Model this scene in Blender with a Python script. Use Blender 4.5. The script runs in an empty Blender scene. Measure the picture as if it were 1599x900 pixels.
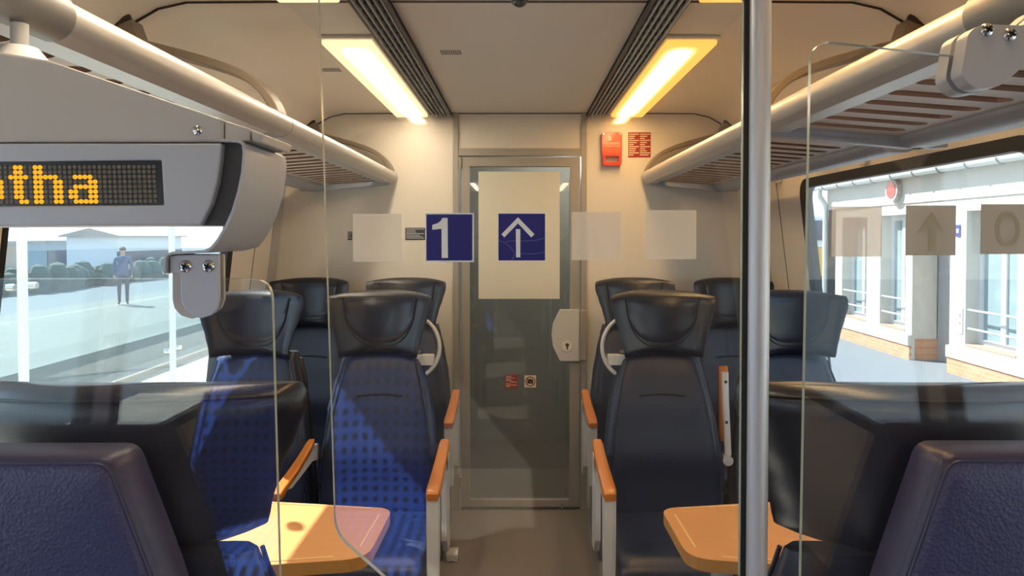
import bpy, bmesh, math, random
from mathutils import Vector, Matrix
from mathutils.geometry import tessellate_polygon
random.seed(7)
S = bpy.context.scene
COL = S.collection
PI = math.pi

# ------------------------------------------------------------------ camera, light, exposure
F, CX, HOR, PITCH, CAMZ = 1100.0, 811.0, 370.0, math.radians(1.2), 1.48
CY = HOR + F * math.tan(PITCH)
cd = bpy.data.cameras.new('camera'); cam = bpy.data.objects.new('camera', cd); COL.objects.link(cam)
cam.location = (0, 0, CAMZ); cam.rotation_euler = (PI / 2 - PITCH, 0, 0)
cd.sensor_width = 36; cd.lens = F * 36 / 1599
cd.shift_x = (799.5 - CX) / 1599; cd.shift_y = (CY - 450) / 1599
cd.clip_start = 0.02; cd.clip_end = 500
S.camera = cam
S.view_settings.view_transform = 'Standard'; S.view_settings.look = 'None'
S.view_settings.gamma = 1; S.view_settings.use_curve_mapping = False
S.view_settings.exposure = 0.40
S.cycles.use_denoising = True
S.cycles.max_bounces = 14; S.cycles.transparent_max_bounces = 24
S.cycles.sample_clamp_indirect = 6

SUN_STRENGTH = 13.0
SUN_DIR = Vector((1.0, -0.75, -1.22))
LAMP_CORE, LAMP_EDGE = 30.0, 1.1
SKY_STRENGTH = 1.75

w = bpy.data.worlds.new('sky'); S.world = w; w.use_nodes = True
nt = w.node_tree; bg = nt.nodes['Background']
tc = nt.nodes.new('ShaderNodeTexCoord'); sp = nt.nodes.new('ShaderNodeSeparateXYZ'); rp = nt.nodes.new('ShaderNodeValToRGB')
nt.links.new(tc.outputs['Generated'], sp.inputs[0]); nt.links.new(sp.outputs['Z'], rp.inputs[0]); nt.links.new(rp.outputs[0], bg.inputs[0])
rp.color_ramp.elements[0].position = 0.0; rp.color_ramp.elements[0].color = (0.88, 0.95, 1.0, 1)
rp.color_ramp.elements[1].position = 0.7; rp.color_ramp.elements[1].color = (0.42, 0.64, 0.98, 1)
bg.inputs[1].default_value = SKY_STRENGTH
sl = bpy.data.lights.new('sun', 'SUN'); sl.energy = SUN_STRENGTH; sl.angle = math.radians(0.6); sl.color = (1.0, 0.95, 0.86)
so = bpy.data.objects.new('sun', sl); COL.objects.link(so); so.location = (-8, 6, 12)
so.rotation_euler = SUN_DIR.to_track_quat('-Z', 'Y').to_euler()


def P(px, py, Y):
    """the point at depth Y seen at this pixel of the 1599x900 photograph"""
    xc = (px - CX) / F; yc = -(py - CY) / F
    d = Vector((xc, math.cos(PITCH) + yc * math.sin(PITCH), yc * math.cos(PITCH) - math.sin(PITCH)))
    return Vector((0, 0, CAMZ)) + d * (Y / d.y)


def PX(px, py, Y):
    p = P(px, py, Y); return (p.x, p.z)


# ------------------------------------------------------------------ materials
def lin(h):
    h = h.lstrip('#'); o = []
    for i in (0, 2, 4):
        v = int(h[i:i + 2], 16) / 255
        o.append(v / 12.92 if v <= 0.04045 else ((v + 0.055) / 1.055) ** 2.4)
    return (*o, 1)


def mat(name, col, rough=0.5, metal=0.0, spec=0.5, bump=0.0, bscale=60, vary=0.0, vscale=8, coat=0.0, stretch=None):
    m = bpy.data.materials.new(name); m.use_nodes = True
    n = m.node_tree.nodes; l = m.node_tree.links; b = n['Principled BSDF']
    c = lin(col) if isinstance(col, str) else (*col, 1)
    b.inputs['Base Color'].default_value = c; b.inputs['Roughness'].default_value = rough
    b.inputs['Metallic'].default_value = metal; b.inputs['Specular IOR Level'].default_value = spec
    b.inputs['Coat Weight'].default_value = coat
    t = n.new('ShaderNodeTexCoord')
    src = t.outputs['Object']
    if stretch:
        mp = n.new('ShaderNodeMapping'); mp.inputs['Scale'].default_value = stretch
        l.new(src, mp.inputs[0]); src = mp.outputs[0]
    if vary > 0:
        nz = n.new('ShaderNodeTexNoise'); nz.inputs['Scale'].default_value = vscale; nz.inputs['Detail'].default_value = 5
        mx = n.new('ShaderNodeMix'); mx.data_type = 'RGBA'
        mx.inputs[6].default_value = tuple(v * (1 - vary) for v in c[:3]) + (1,)
        mx.inputs[7].default_value = tuple(min(1, v * (1 + vary)) for v in c[:3]) + (1,)
        l.new(src, nz.inputs['Vector']); l.new(nz.outputs['Fac'], mx.inputs[0]); l.new(mx.outputs[2], b.inputs['Base Color'])
    if bump > 0:
        nz = n.new('ShaderNodeTexNoise'); nz.inputs['Scale'].default_value = bscale; nz.inputs['Detail'].default_value = 3
        bp = n.new('ShaderNodeBump'); bp.inputs['Strength'].default_value = bump; bp.inputs['Distance'].default_value = 0.002
        l.new(src, nz.inputs['Vector']); l.new(nz.outputs['Fac'], bp.inputs['Height']); l.new(bp.outputs[0], b.inputs['Normal'])
    return m


def leather(name, col, rough, scale, strength, vary=0.12):
    m = mat(name, col, rough, vary=vary, vscale=5)
    n = m.node_tree.nodes; l = m.node_tree.links
    t = n.new('ShaderNodeTexCoord'); v = n.new('ShaderNodeTexVoronoi'); v.inputs['Scale'].default_value = scale
    bp = n.new('ShaderNodeBump'); bp.inputs['Strength'].default_value = strength; bp.inputs['Distance'].default_value = 0.0015
    l.new(t.outputs['Object'], v.inputs['Vector']); l.new(v.outputs['Distance'], bp.inputs['Height'])
    l.new(bp.outputs[0], n['Principled BSDF'].inputs['Normal'])
    return m


def glass(name, tint=(0.97, 0.985, 0.98), ior=1.5, dust=0.0, gloss=1.0):
    m = bpy.data.materials.new(name); m.use_nodes = True
    n = m.node_tree.nodes; l = m.node_tree.links; n.remove(n['Principled BSDF'])
    o = n['Material Output']
    tr = n.new('ShaderNodeBsdfTransparent'); tr.inputs[0].default_value = (*tint, 1)
    g = n.new('ShaderNodeBsdfGlossy'); g.inputs['Roughness'].default_value = 0.0; g.inputs[0].default_value = (gloss, gloss, gloss, 1)
    # Schlick reflection from the angle to the surface, the same from both sides of the thin pane
    geo = n.new('ShaderNodeNewGeometry'); dp = n.new('ShaderNodeVectorMath'); dp.operation = 'DOT_PRODUCT'
    l.new(geo.outputs['Normal'], dp.inputs[0]); l.new(geo.outputs['Incoming'], dp.inputs[1])

    def k(op, x, y):
        q = n.new('ShaderNodeMath'); q.operation = op
        for i, v in enumerate((x, y)):
            if isinstance(v, (int, float)): q.inputs[i].default_value = v
            elif v is not None: l.new(v, q.inputs[i])
        return q.outputs[0]
    f0 = ((ior - 1) / (ior + 1)) ** 2
    c1 = k('SUBTRACT', 1.0, k('ABSOLUTE', dp.outputs['Value'], None))
    fr = k('ADD', k('MULTIPLY', k('POWER', c1, 5.0), 1 - f0), f0)
    mx = n.new('ShaderNodeMixShader'); l.new(fr, mx.inputs[0]); l.new(tr.outputs[0], mx.inputs[1]); l.new(g.outputs[0], mx.inputs[2])
    if dust > 0:
        d = n.new('ShaderNodeBsdfDiffuse'); d.inputs[0].default_value = (0.8, 0.8, 0.78, 1)
        m2 = n.new('ShaderNodeMixShader'); m2.inputs[0].default_value = dust
        l.new(mx.outputs[0], m2.inputs[1]); l.new(d.outputs[0], m2.inputs[2]); l.new(m2.outputs[0], o.inputs[0])
    else:
        l.new(mx.outputs[0], o.inputs[0])
    return m


def film(name, col, alpha):
    """translucent sticker seen from its back"""
    m = bpy.data.materials.new(name); m.use_nodes = True
    n = m.node_tree.nodes; l = m.node_tree.links; n.remove(n['Principled BSDF'])
    tr = n.new('ShaderNodeBsdfTransparent'); d = n.new('ShaderNodeBsdfDiffuse'); d.inputs[0].default_value = lin(col)
    tl = n.new('ShaderNodeBsdfTranslucent'); tl.inputs[0].default_value = lin(col)
    a = n.new('ShaderNodeMixShader'); a.inputs[0].default_value = 0.45
    l.new(d.outputs[0], a.inputs[1]); l.new(tl.outputs[0], a.inputs[2])
    mx = n.new('ShaderNodeMixShader'); mx.inputs[0].default_value = alpha
    l.new(tr.outputs[0], mx.inputs[1]); l.new(a.outputs[0], mx.inputs[2]); l.new(mx.outputs[0], n['Material Output'].inputs[0])
    return m


def emit(name, col, strength):
    m = bpy.data.materials.new(name); m.use_nodes = True
    n = m.node_tree.nodes; l = m.node_tree.links; n.remove(n['Principled BSDF'])
    e = n.new('ShaderNodeEmission'); e.inputs[0].default_value = (*col, 1); e.inputs[1].default_value = strength
    l.new(e.outputs[0], n['Material Output'].inputs[0])
    return m


def lamp_mat(name, core, edge, centre):
    """fluorescent tube glowing behind a frosted cover: bright along the tube, weaker towards the rim"""
    m = bpy.data.materials.new(name); m.use_nodes = True
    n = m.node_tree.nodes; l = m.node_tree.links; n.remove(n['Principled BSDF'])
    t = n.new('ShaderNodeTexCoord'); s = n.new('ShaderNodeSeparateXYZ'); l.new(t.outputs['Generated'], s.inputs[0])

    def m2(op, a, b=None):
        k = n.new('ShaderNodeMath'); k.operation = op
        for i, v in enumerate((a, b)):
            if v is None: continue
            if isinstance(v, (int, float)): k.inputs[i].default_value = v
            else: l.new(v, k.inputs[i])
        return k.outputs[0]
    dx = m2('ABSOLUTE', m2('SUBTRACT', s.outputs['X'], centre))
    mr = n.new('ShaderNodeMapRange'); mr.interpolation_type = 'SMOOTHSTEP'
    l.new(dx, mr.inputs[0]); mr.inputs[1].default_value = 0.02; mr.inputs[2].default_value = 0.42; mr.inputs[3].default_value = 1; mr.inputs[4].default_value = 0
    dy = m2('ABSOLUTE', m2('SUBTRACT', s.outputs['Y'], 0.5))
    my = n.new('ShaderNodeMapRange'); my.interpolation_type = 'SMOOTHSTEP'
    l.new(dy, my.inputs[0]); my.inputs[1].default_value = 0.40; my.inputs[2].default_value = 0.5; my.inputs[3].default_value = 1; my.inputs[4].default_value = 0
    fac = m2('MULTIPLY', mr.outputs[0], my.outputs[0])
    mc = n.new('ShaderNodeMix'); mc.data_type = 'RGBA'; mc.inputs[6].default_value = (*edge, 1); mc.inputs[7].default_value = (*core, 1)
    l.new(fac, mc.inputs[0])
    st = n.new('ShaderNodeMix'); st.data_type = 'FLOAT'; st.inputs[2].default_value = LAMP_EDGE; st.inputs[3].default_value = LAMP_CORE
    l.new(m2('POWER', fac, 2.2), st.inputs[0])
    e = n.new('ShaderNodeEmission'); l.new(mc.outputs[2], e.inputs[0]); l.new(st.outputs[0], e.inputs[1])
    l.new(e.outputs[0], n['Material Output'].inputs[0])
    return m


def dotted(name, base, dot, pitch):
    """blue seat fabric woven with rows of small dark squares"""
    m = mat(name, base, 0.85, bump=0.25, bscale=400)
    n = m.node_tree.nodes; l = m.node_tree.links; b = n['Principled BSDF']
    t = n.new('ShaderNodeTexCoord'); s = n.new('ShaderNodeSeparateXYZ'); l.new(t.outputs['Object'], s.inputs[0])

    def k(op, a, v=None):
        q = n.new('ShaderNodeMath'); q.operation = op; l.new(a, q.inputs[0])
        if v is not None:
            if isinstance(v, (int, float)): q.inputs[1].default_value = v
            else: l.new(v, q.inputs[1])
        return q.outputs[0]
    yz = k('SUBTRACT', s.outputs['Z'], s.outputs['Y'])
    fx = k('FRACT', k('ADD', k('MULTIPLY', s.outputs['X'], 1 / pitch), 100)); fz = k('FRACT', k('ADD', k('MULTIPLY', yz, 1 / pitch), 100))
    a = k('MULTIPLY', k('LESS_THAN', fx, 0.5), k('LESS_THAN', fz, 0.5))
    mx = n.new('ShaderNodeMix'); mx.data_type = 'RGBA'; mx.inputs[6].default_value = lin(base); mx.inputs[7].default_value = lin(dot)
    l.new(a, mx.inputs[0]); l.new(mx.outputs[2], b.inputs['Base Color'])
    return m


def bricks(name, c1, c2, mortar, scale):
    m = mat(name, c1, 0.85)
    n = m.node_tree.nodes; l = m.node_tree.links
    t = n.new('ShaderNodeTexCoord'); mp = n.new('ShaderNodeMapping'); mp.inputs['Rotation'].default_value = (PI / 2, 0, PI / 2)
    sx = n.new('ShaderNodeSeparateXYZ'); cb = n.new('ShaderNodeCombineXYZ')
    l.new(t.outputs['Object'], sx.inputs[0]); l.new(sx.outputs['Y'], cb.inputs[0]); l.new(sx.outputs['Z'], cb.inputs[1])
    bt = n.new('ShaderNodeTexBrick'); bt.inputs['Color1'].default_value = lin(c1); bt.inputs['Color2'].default_value = lin(c2); bt.inputs['Mortar'].default_value = lin(mortar)
    bt.inputs['Scale'].default_value = scale; bt.inputs['Mortar Size'].default_value = 0.01
    l.new(cb.outputs[0], bt.inputs['Vector']); l.new(bt.outputs[0], n['Principled BSDF'].inputs['Base Color'])
    n.remove(mp)
    return m


M = {}
M['wall'] = mat('cream_wall_panel', '#e2d9cc', 0.42, vary=0.03, vscale=3)
M['vestibule'] = mat('dark_grey_vestibule_panel', '#5c5955', 0.5)
M['ceiling'] = mat('off_white_ceiling_panel', '#d9d3ca', 0.5, vary=0.03, vscale=2)
M['floor'] = mat('grey_brown_linoleum', '#7a6f66', 0.42, bump=0.15, bscale=300, vary=0.12, vscale=120)
M['grey'] = mat('grey_painted_metal', '#b4b0ac', 0.45, vary=0.03, vscale=10, bump=0.1, bscale=500)
M['silver'] = mat('silver_painted_metal', '#aeb1ba', 0.42, metal=0.25, bump=0.12, bscale=600)
M['lightgrey'] = mat('light_grey_plastic', '#c9c8c6', 0.4, bump=0.05, bscale=300)
M['alu'] = mat('brushed_aluminium', '#c9ccd2', 0.36, metal=0.45, bump=0.08, bscale=40, stretch=(40, 1, 40))
M['alurail'] = mat('satin_silver_rail', '#c6c3c0', 0.36, metal=0.35)
M['sleeve'] = mat('dark_grey_sleeve', '#8d8b8a', 0.45, metal=0.3)
M['chrome'] = mat('polished_screw_steel', '#d8d6d2', 0.12, metal=1.0)
M['grillebar'] = mat('dark_grille_bar', '#26241f', 0.6)
M['black'] = mat('black_rubber', '#0d0e10', 0.5)
M['darkgrey'] = mat('charcoal_plastic', '#3b3b3d', 0.5, bump=0.2, bscale=500)
M['joint'] = mat('dark_joint', '#3a2f28', 0.8)
M['rackwhite'] = mat('cream_rack_shelf', '#c9bbae', 0.45)
M['slotedge'] = mat('brown_slot_edge', '#4a3020', 0.6)
M['rackedge'] = mat('brown_rack_arch', '#7d7062', 0.45)
M['door'] = mat('door_grey', '#a39c94', 0.42, metal=0.2)
M['doorglass'] = glass('tinted_door_glass', (0.72, 0.73, 0.71), 1.5)
M['panel'] = mat('white_door_panel', '#dcd8ca', 0.4)
M['cab'] = mat('grey_cab_wall', '#a5a59f', 0.6)
M['leather'] = leather('navy_seat_leather', '#22283a', 0.38, 260, 0.12)
M['headrest'] = leather('black_navy_headrest_leather', '#171a28', 0.32, 300, 0.10)
M['pad'] = leather('headrest_pad_leather', '#191d2c', 0.28, 300, 0.10)
M['seam'] = mat('black_seam', '#0b0c10', 0.6)
M['shell'] = mat('black_seat_shell', '#17191c', 0.45, bump=0.1, bscale=400)
M['bluehide'] = leather('violet_blue_grained_leather', '#34365c', 0.42, 240, 0.45)
M['bluehiderim'] = leather('violet_blue_smooth_leather', '#312e4c', 0.40, 400, 0.12)
M['fabric'] = dotted('blue_dotted_fabric', '#2c5cc8', '#10205a', 0.038)
M['wood'] = mat('orange_beech_armrest', '#b86a1c', 0.35, vary=0.12, vscale=18, stretch=(6, 1, 6), coat=0.3)
M['table'] = mat('beech_table_laminate', '#c98f55', 0.40, vary=0.07, vscale=14, stretch=(1, 8, 8))
M['tableedge'] = mat('beech_table_edge', '#b98443', 0.45, vary=0.1, vscale=14)
M['groove'] = mat('pale_table_rim', '#e8bf85', 0.3)
M['red'] = mat('alarm_red', '#cf2a0c', 0.3, coat=0.3)
M['reddark'] = mat('notice_red', '#9a1810', 0.5)
M['orange'] = mat('alarm_orange', '#dd4a0a', 0.3, coat=0.3)
M['white'] = mat('white_print', '#eeeeea', 0.5)
M['creamprint'] = mat('cream_print', '#e8d7b8', 0.5)
M['blue'] = mat('deep_blue_sign', '#1c1f78', 0.45)
M['scratch'] = mat('blue_sign_scratch', '#7f8bc0', 0.5)
M['inkblue'] = mat('dark_notice', '#2b2f3d', 0.5)
M['ink'] = mat('black_print', '#141210', 0.6)
M['ringred'] = mat('ban_ring_red', '#7a1b16', 0.5)
M['led_off'] = mat('unlit_led_dot', '#6f6353', 0.5)
M['led_on'] = emit('lit_amber_led', (1.0, 0.40, 0.02), 1.0)
M['screen'] = mat('black_led_screen', '#131110', 0.25)
M['pane'] = glass('partition_glass', (0.985, 0.99, 0.985), 1.60, dust=0.008)
M['edge'] = mat('polished_glass_edge', '#a9b3a6', 0.2)
M['window'] = glass('window_glass', (0.93, 0.965, 0.965), 1.5, dust=0.03)
M['film_light'] = film('pale_sticker_back', '#f0ebe2', 0.5)
M['film_dark'] = film('taupe_sticker_back', '#cbc9c4', 0.9)
M['film_arrow'] = film('ghost_arrow_print', '#d2ceba', 0.9)
M['film_grey'] = film('grey_sticker_back', '#f0efee', 0.6)
# outside
M['stucco'] = mat('white_stucco', '#c6c1b6', 0.9, bump=0.2, bscale=60, vary=0.03, vscale=4)
M['stuccogrey'] = mat('grey_door_leaf', '#a5a19e', 0.7)
M['brick'] = bricks('salmon_plinth_brick', '#c4906e', '#b87f5c', '#cbb09a', 5.0)
M['sill'] = mat('brown_sill', '#a98d7c', 0.8)
M['pvc'] = mat('white_window_frame', '#cfd2d2', 0.4)
M['winpane'] = mat('reflecting_building_pane', '#7f9298', 0.08, spec=0.8)
M['zinc'] = mat('zinc_gutter', '#c9cdca', 0.45, metal=0.3)
M['asphalt'] = mat('grey_platform_paving', '#70767d', 0.9, bump=0.3, bscale=50, vary=0.08, vscale=10)
M['concrete'] = mat('pale_concrete', '#c6c3b9', 0.9, bump=0.2, bscale=30, vary=0.05, vscale=3)
M['concretegreen'] = mat('pale_far_platform', '#66706e', 0.9, vary=0.06, vscale=2)
M['ballast'] = mat('ballast_stone', '#a79d89', 0.95, bump=1.0, bscale=12, vary=0.35, vscale=11)
M['line'] = mat('white_platform_line', '#dedcd4', 0.8)
M['yard'] = mat('grey_yard', '#566670', 0.9, vary=0.1, vscale=1)
M['yellow'] = mat('yellow_vehicle_paint', '#eab41e', 0.35)
M['vehwhite'] = mat('white_vehicle_paint', '#e8ecef', 0.35)
M['vehglass'] = mat('dark_vehicle_window', '#2b3a55', 0.1)
M['tyre'] = mat('tyre_rubber', '#1a1a1a', 0.8)
M['post'] = mat('white_post_paint', '#eceff0', 0.5)
M['steel'] = mat('rail_steel', '#8c8074', 0.4, metal=0.6)
M['roof'] = mat('roof_slate', '#8b8683', 0.8)
M['hedge'] = mat('dark_green_hedge', '#3d5650', 0.9, bump=1.0, bscale=6, vary=0.3, vscale=3)
M['shed'] = mat('blue_grey_shed', '#6f8ea0', 0.7)
M['jacket'] = mat('dark_blue_jacket', '#4a5a80', 0.9)
M['trousers'] = mat('dark_trousers', '#2f3f55', 0.9)
M['skin'] = mat('skin', '#c99a80', 0.6)
M['hair'] = mat('dark_hair', '#3a2c24', 0.8)
M['lampr'] = lamp_mat('orange_lamp_cover', (1.0, 0.66, 0.31), (1.0, 0.48, 0.09), 0.40)
M['lampl'] = lamp_mat('yellow_lamp_cover', (1.0, 0.84, 0.62), (1.0, 0.74, 0.42), 0.58)


# ------------------------------------------------------------------ mesh building
class MB:
    def __init__(s): s.bm = bmesh.new()

    def box(s, x0, x1, y0, y1, z0, z1, bev=0.0, seg=2):
        t = bmesh.new(); bmesh.ops.create_cube(t, size=1)
        for v in t.verts:
            v.co = Vector(((x0 + x1) / 2 + v.co.x * (x1 - x0), (y0 + y1) / 2 + v.co.y * (y1 - y0), (z0 + z1) / 2 + v.co.z * (z1 - z0)))
        if bev > 0: bmesh.ops.bevel(t, geom=t.edges[:], offset=bev, segments=seg, affect='EDGES', profile=0.5)
        s.add(t); return s

    def add(s, t, M4=None):
        if M4 is not None: bmesh.ops.transform(t, matrix=M4, verts=t.verts)
        mp = {}
        for v in t.verts: mp[v] = s.bm.verts.new(v.co)
        for f in t.faces:
            try:
                nf = s.bm.faces.new([mp[v] for v in f.verts]); nf.material_index = f.material_index; nf.smooth = f.smooth
            except ValueError: pass
        t.free()

    def cyl(s, a, b, r, r2=None, n=16, caps=True):
        a, b = Vector(a), Vector(b); r2 = r if r2 is None else r2
        d = (b - a); q = d.to_track_quat('Z', 'Y')
        ra = [s.bm.verts.new(a + q @ Vector((r * math.cos(2 * PI * i / n), r * math.sin(2 * PI * i / n), 0))) for i in range(n)]
        rb = [s.bm.verts.new(b + q @ Vector((r2 * math.cos(2 * PI * i / n), r2 * math.sin(2 * PI * i / n), 0))) for i in range(n)]
        for i in range(n): s.bm.faces.new((ra[i], ra[(i + 1) % n], rb[(i + 1) % n], rb[i]))
        if caps: s.bm.faces.new(ra[::-1]); s.bm.faces.new(rb)
        return s

    def ball(s, c, r, sx=1, sy=1, sz=1, u=16, v=10):
        t = bmesh.new(); bmesh.ops.create_uvsphere(t, u_segments=u, v_segments=v, radius=r)
        for q in t.verts: q.co = Vector((c[0] + q.co.x * sx, c[1] + q.co.y * sy, c[2] + q.co.z * sz))
        s.add(t); return s

    def sweep(s, path, sec, up=Vector((0, 0, 1)), closed=False, caps=True):
        """section (list of 2D pts) carried along a 3D path"""
        path = [Vector(p) for p in path]; rings = []; N = len(path)
        for i, p in enumerate(path):
            if closed: d = path[(i + 1) % N] - path[i - 1]
            else: d = path[min(i + 1, N - 1)] - path[max(i - 1, 0)]
            d.normalize(); side = d.cross(up)
            if side.length < 1e-5: side = d.cross(Vector((1, 0, 0)))
            side.normalize(); nn = side.cross(d)
            rings.append([s.bm.verts.new(p + side * a + nn * b) for a, b in sec])
        k = len(sec)
        for i in range(N if closed else N - 1):
            A, B = rings[i], rings[(i + 1) % N]
            for j in range(k): s.bm.faces.new((A[j], A[(j + 1) % k], B[(j + 1) % k], B[j]))
        if caps and not closed: s.bm.faces.new(rings[0][::-1]); s.bm.faces.new(rings[-1])
        return s

    def tube(s, path, r, n=12, **k):
        return s.sweep(path, [(r * math.cos(2 * PI * i / n), r * math.sin(2 * PI * i / n)) for i in range(n)], **k)

    def loft(s, rings, caps=True, closed_ring=True):
        R = [[s.bm.verts.new(Vector(p)) for p in r] for r in rings]
        for A, B in zip(R, R[1:]):
            k = len(A)
            for j in range(k if closed_ring else k - 1):
                s.bm.faces.new((A[j], A[(j + 1) % k], B[(j + 1) % k], B[j]))
        if caps and closed_ring: s.bm.faces.new(R[0][::-1]); s.bm.faces.new(R[-1])
        return s

    def plate(s, outer, d0, d1, plane='xz', holes=(), edge_index=0):
        """2D outline with holes, extruded along the plane's normal"""
        loops = [list(outer)] + [list(h) for h in holes]

        def at(p, d):
            a, b = p[0], p[1]
            return Vector((a, d, b)) if plane == 'xz' else Vector((a, b, d)) if plane == 'xy' else Vector((d, a, b))
        tri = tessellate_polygon([[Vector((p[0], p[1], 0)) for p in l] for l in loops])
        flat = [p for l in loops for p in l]
        A = [s.bm.verts.new(at(p, d0)) for p in flat]; B = [s.bm.verts.new(at(p, d1)) for p in flat]
        for t in tri:
            for V in (A, B):
                try: s.bm.faces.new([V[i] for i in t])
                except ValueError: pass
        o = 0
        for l in loops:
            k = len(l)
            for j in range(k):
                a, b = o + j, o + (j + 1) % k
                try:
                    f = s.bm.faces.new((A[a], A[b], B[b], B[a])); f.material_index = edge_index
                except ValueError: pass
            o += k
        return s


def rrect(x0, x1, y0, y1, r, n=5):
    o = []
    for cx, cy, a0 in ((x1 - r, y1 - r, 0), (x0 + r, y1 - r, 90), (x0 + r, y0 + r, 180), (x1 - r, y0 + r, 270)):
        for i in range(n + 1):
            a = math.radians(a0 + 90 * i / n); o.append((cx + r * math.cos(a), cy + r * math.sin(a)))
    return o


def roundpoly(pts, r, n=5):
    """polygon with rounded corners; r a number or a list"""
    o = []; N = len(pts)
    for i in range(N):
        p = Vector(pts[i][:2]).to_2d(); a = Vector(pts[i - 1][:2]).to_2d(); b = Vector(pts[(i + 1) % N][:2]).to_2d()
        rr = r[i] if isinstance(r, (list, tuple)) else r
        u = (a - p); v = (b - p); lu, lv = u.length, v.length
        if rr <= 0: o.append(tuple(p)); continue
        d = min(rr, lu * 0.49, lv * 0.49); u.normalize(); v.normalize()
        for k in range(n + 1):
            t = k / n; q = (p + u * d) * (1 - t) ** 2 + p * 2 * t * (1 - t) + (p + v * d) * t ** 2
            o.append((q.x, q.y))
    return o


def circ(cx, cy, r, n=20, sx=1.0):
    return [(cx + r * sx * math.cos(2 * PI * i / n), cy + r * math.sin(2 * PI * i / n)) for i in range(n)]


def obj(name, mb, m, parent=None, smooth=False, bevel=0.0, world=True, sub=0):
    bm = mb.bm
    bmesh.ops.remove_doubles(bm, verts=bm.verts, dist=1e-6)
    bmesh.ops.recalc_face_normals(bm, faces=bm.faces)
    off = Vector((0, 0, 0))
    if parent is not None and world:
        p = parent
        while p is not None: off += p.location; p = p.parent
    if world and off.length > 0: bmesh.ops.translate(bm, vec=-off, verts=bm.verts)
    me = bpy.data.meshes.new(name); bm.to_mesh(me); bm.free()
    for mm in (m if isinstance(m, (list, tuple)) else [m]): me.materials.append(mm)
    o = bpy.data.objects.new(name, me); COL.objects.link(o)
    if smooth:
        for p in me.polygons: p.use_smooth = True
        try: me.set_sharp_from_angle(angle=math.radians(smooth if isinstance(smooth, (int, float)) and smooth > 1 else 40))
        except Exception: pass
    if parent is not None: o.parent = parent
    if bevel > 0:
        b = o.modifiers.new('bevel', 'BEVEL'); b.width = bevel; b.segments = 2; b.limit_method = 'ANGLE'
    if sub:
        b = o.modifiers.new('sub', 'SUBSURF'); b.levels = sub; b.render_levels = sub
    return o


def thing(name, label, cat, loc=(0, 0, 0), rz=0.0, group=None):
    o = bpy.data.objects.new(name, None); COL.objects.link(o); o.empty_display_size = 0.1
    o.location = loc; o.rotation_euler = (0, 0, rz); o['label'] = label; o['category'] = cat
    if group: o['group'] = group
    return o


def tag(o, label, cat, group=None):
    o['label'] = label; o['category'] = cat
    if group: o['group'] = group
    return o


def struct(o):
    o['kind'] = 'structure'; return o


def recentre(o):
    """origin of a one-mesh thing to the middle of its base"""
    vs = [v.co for v in o.data.vertices]
    c = Vector(((min(v.x for v in vs) + max(v.x for v in vs)) / 2, (min(v.y for v in vs) + max(v.y for v in vs)) / 2, min(v.z for v in vs)))
    for v in o.data.vertices: v.co -= c
    o.location = c; return o


def text_mb(body, size, origin, depth=0.0006, align='CENTER'):
    """lettering standing in the XZ plane, facing -Y"""
    cu = bpy.data.curves.new('lettering', 'FONT'); cu.body = body; cu.size = size; cu.align_x = align; cu.extrude = depth / 2
    t = bpy.data.objects.new('lettering', cu); COL.objects.link(t)
    dg = bpy.context.evaluated_depsgraph_get(); me = bpy.data.meshes.new_from_object(t.evaluated_get(dg))
    bm = bmesh.new(); bm.from_mesh(me)
    bmesh.ops.transform(bm, matrix=Matrix.Translation(origin) @ Matrix.Rotation(PI / 2, 4, 'X'), verts=bm.verts)
    bpy.data.objects.remove(t); bpy.data.curves.remove(cu); bpy.data.meshes.remove(me)
    mb = MB(); mb.add(bm); return mb


# ------------------------------------------------------------------ the carriage shell
Y0, YW, ZC = -2.7, 3.80, 2.145
LOW = [(1.38, 0.0), (1.424, 0.60)]
HIGH = [(1.28, 1.80), (1.262, 1.87), (1.22, 1.95), (1.16, 2.02), (1.09, 2.085), (1.02, 2.125), (0.94, 2.143), (0.665, 2.145)]


def strip(side, prof, y0, y1, th=0.03):
    mb = MB(); n = len(prof); inn = []; out = []
    for i, (x, z) in enumerate(prof):
        a = Vector(prof[max(i - 1, 0)]); b = Vector(prof[min(i + 1, n - 1)]); d = (b - a).normalized(); nn = Vector((d.y, -d.x))
        inn.append((side * x, z)); out.append((side * (x + nn.x * th), z + nn.y * th))
    sec = inn + out[::-1]
    mb.loft([[(x, y0, z) for x, z in sec], [(x, y1, z) for x, z in sec]])
    return mb


def wallX(z):
    return 1.40 - 0.12 * (z - 0.8) if z >= 0.6 else 1.38 + 0.0733 * z


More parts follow.
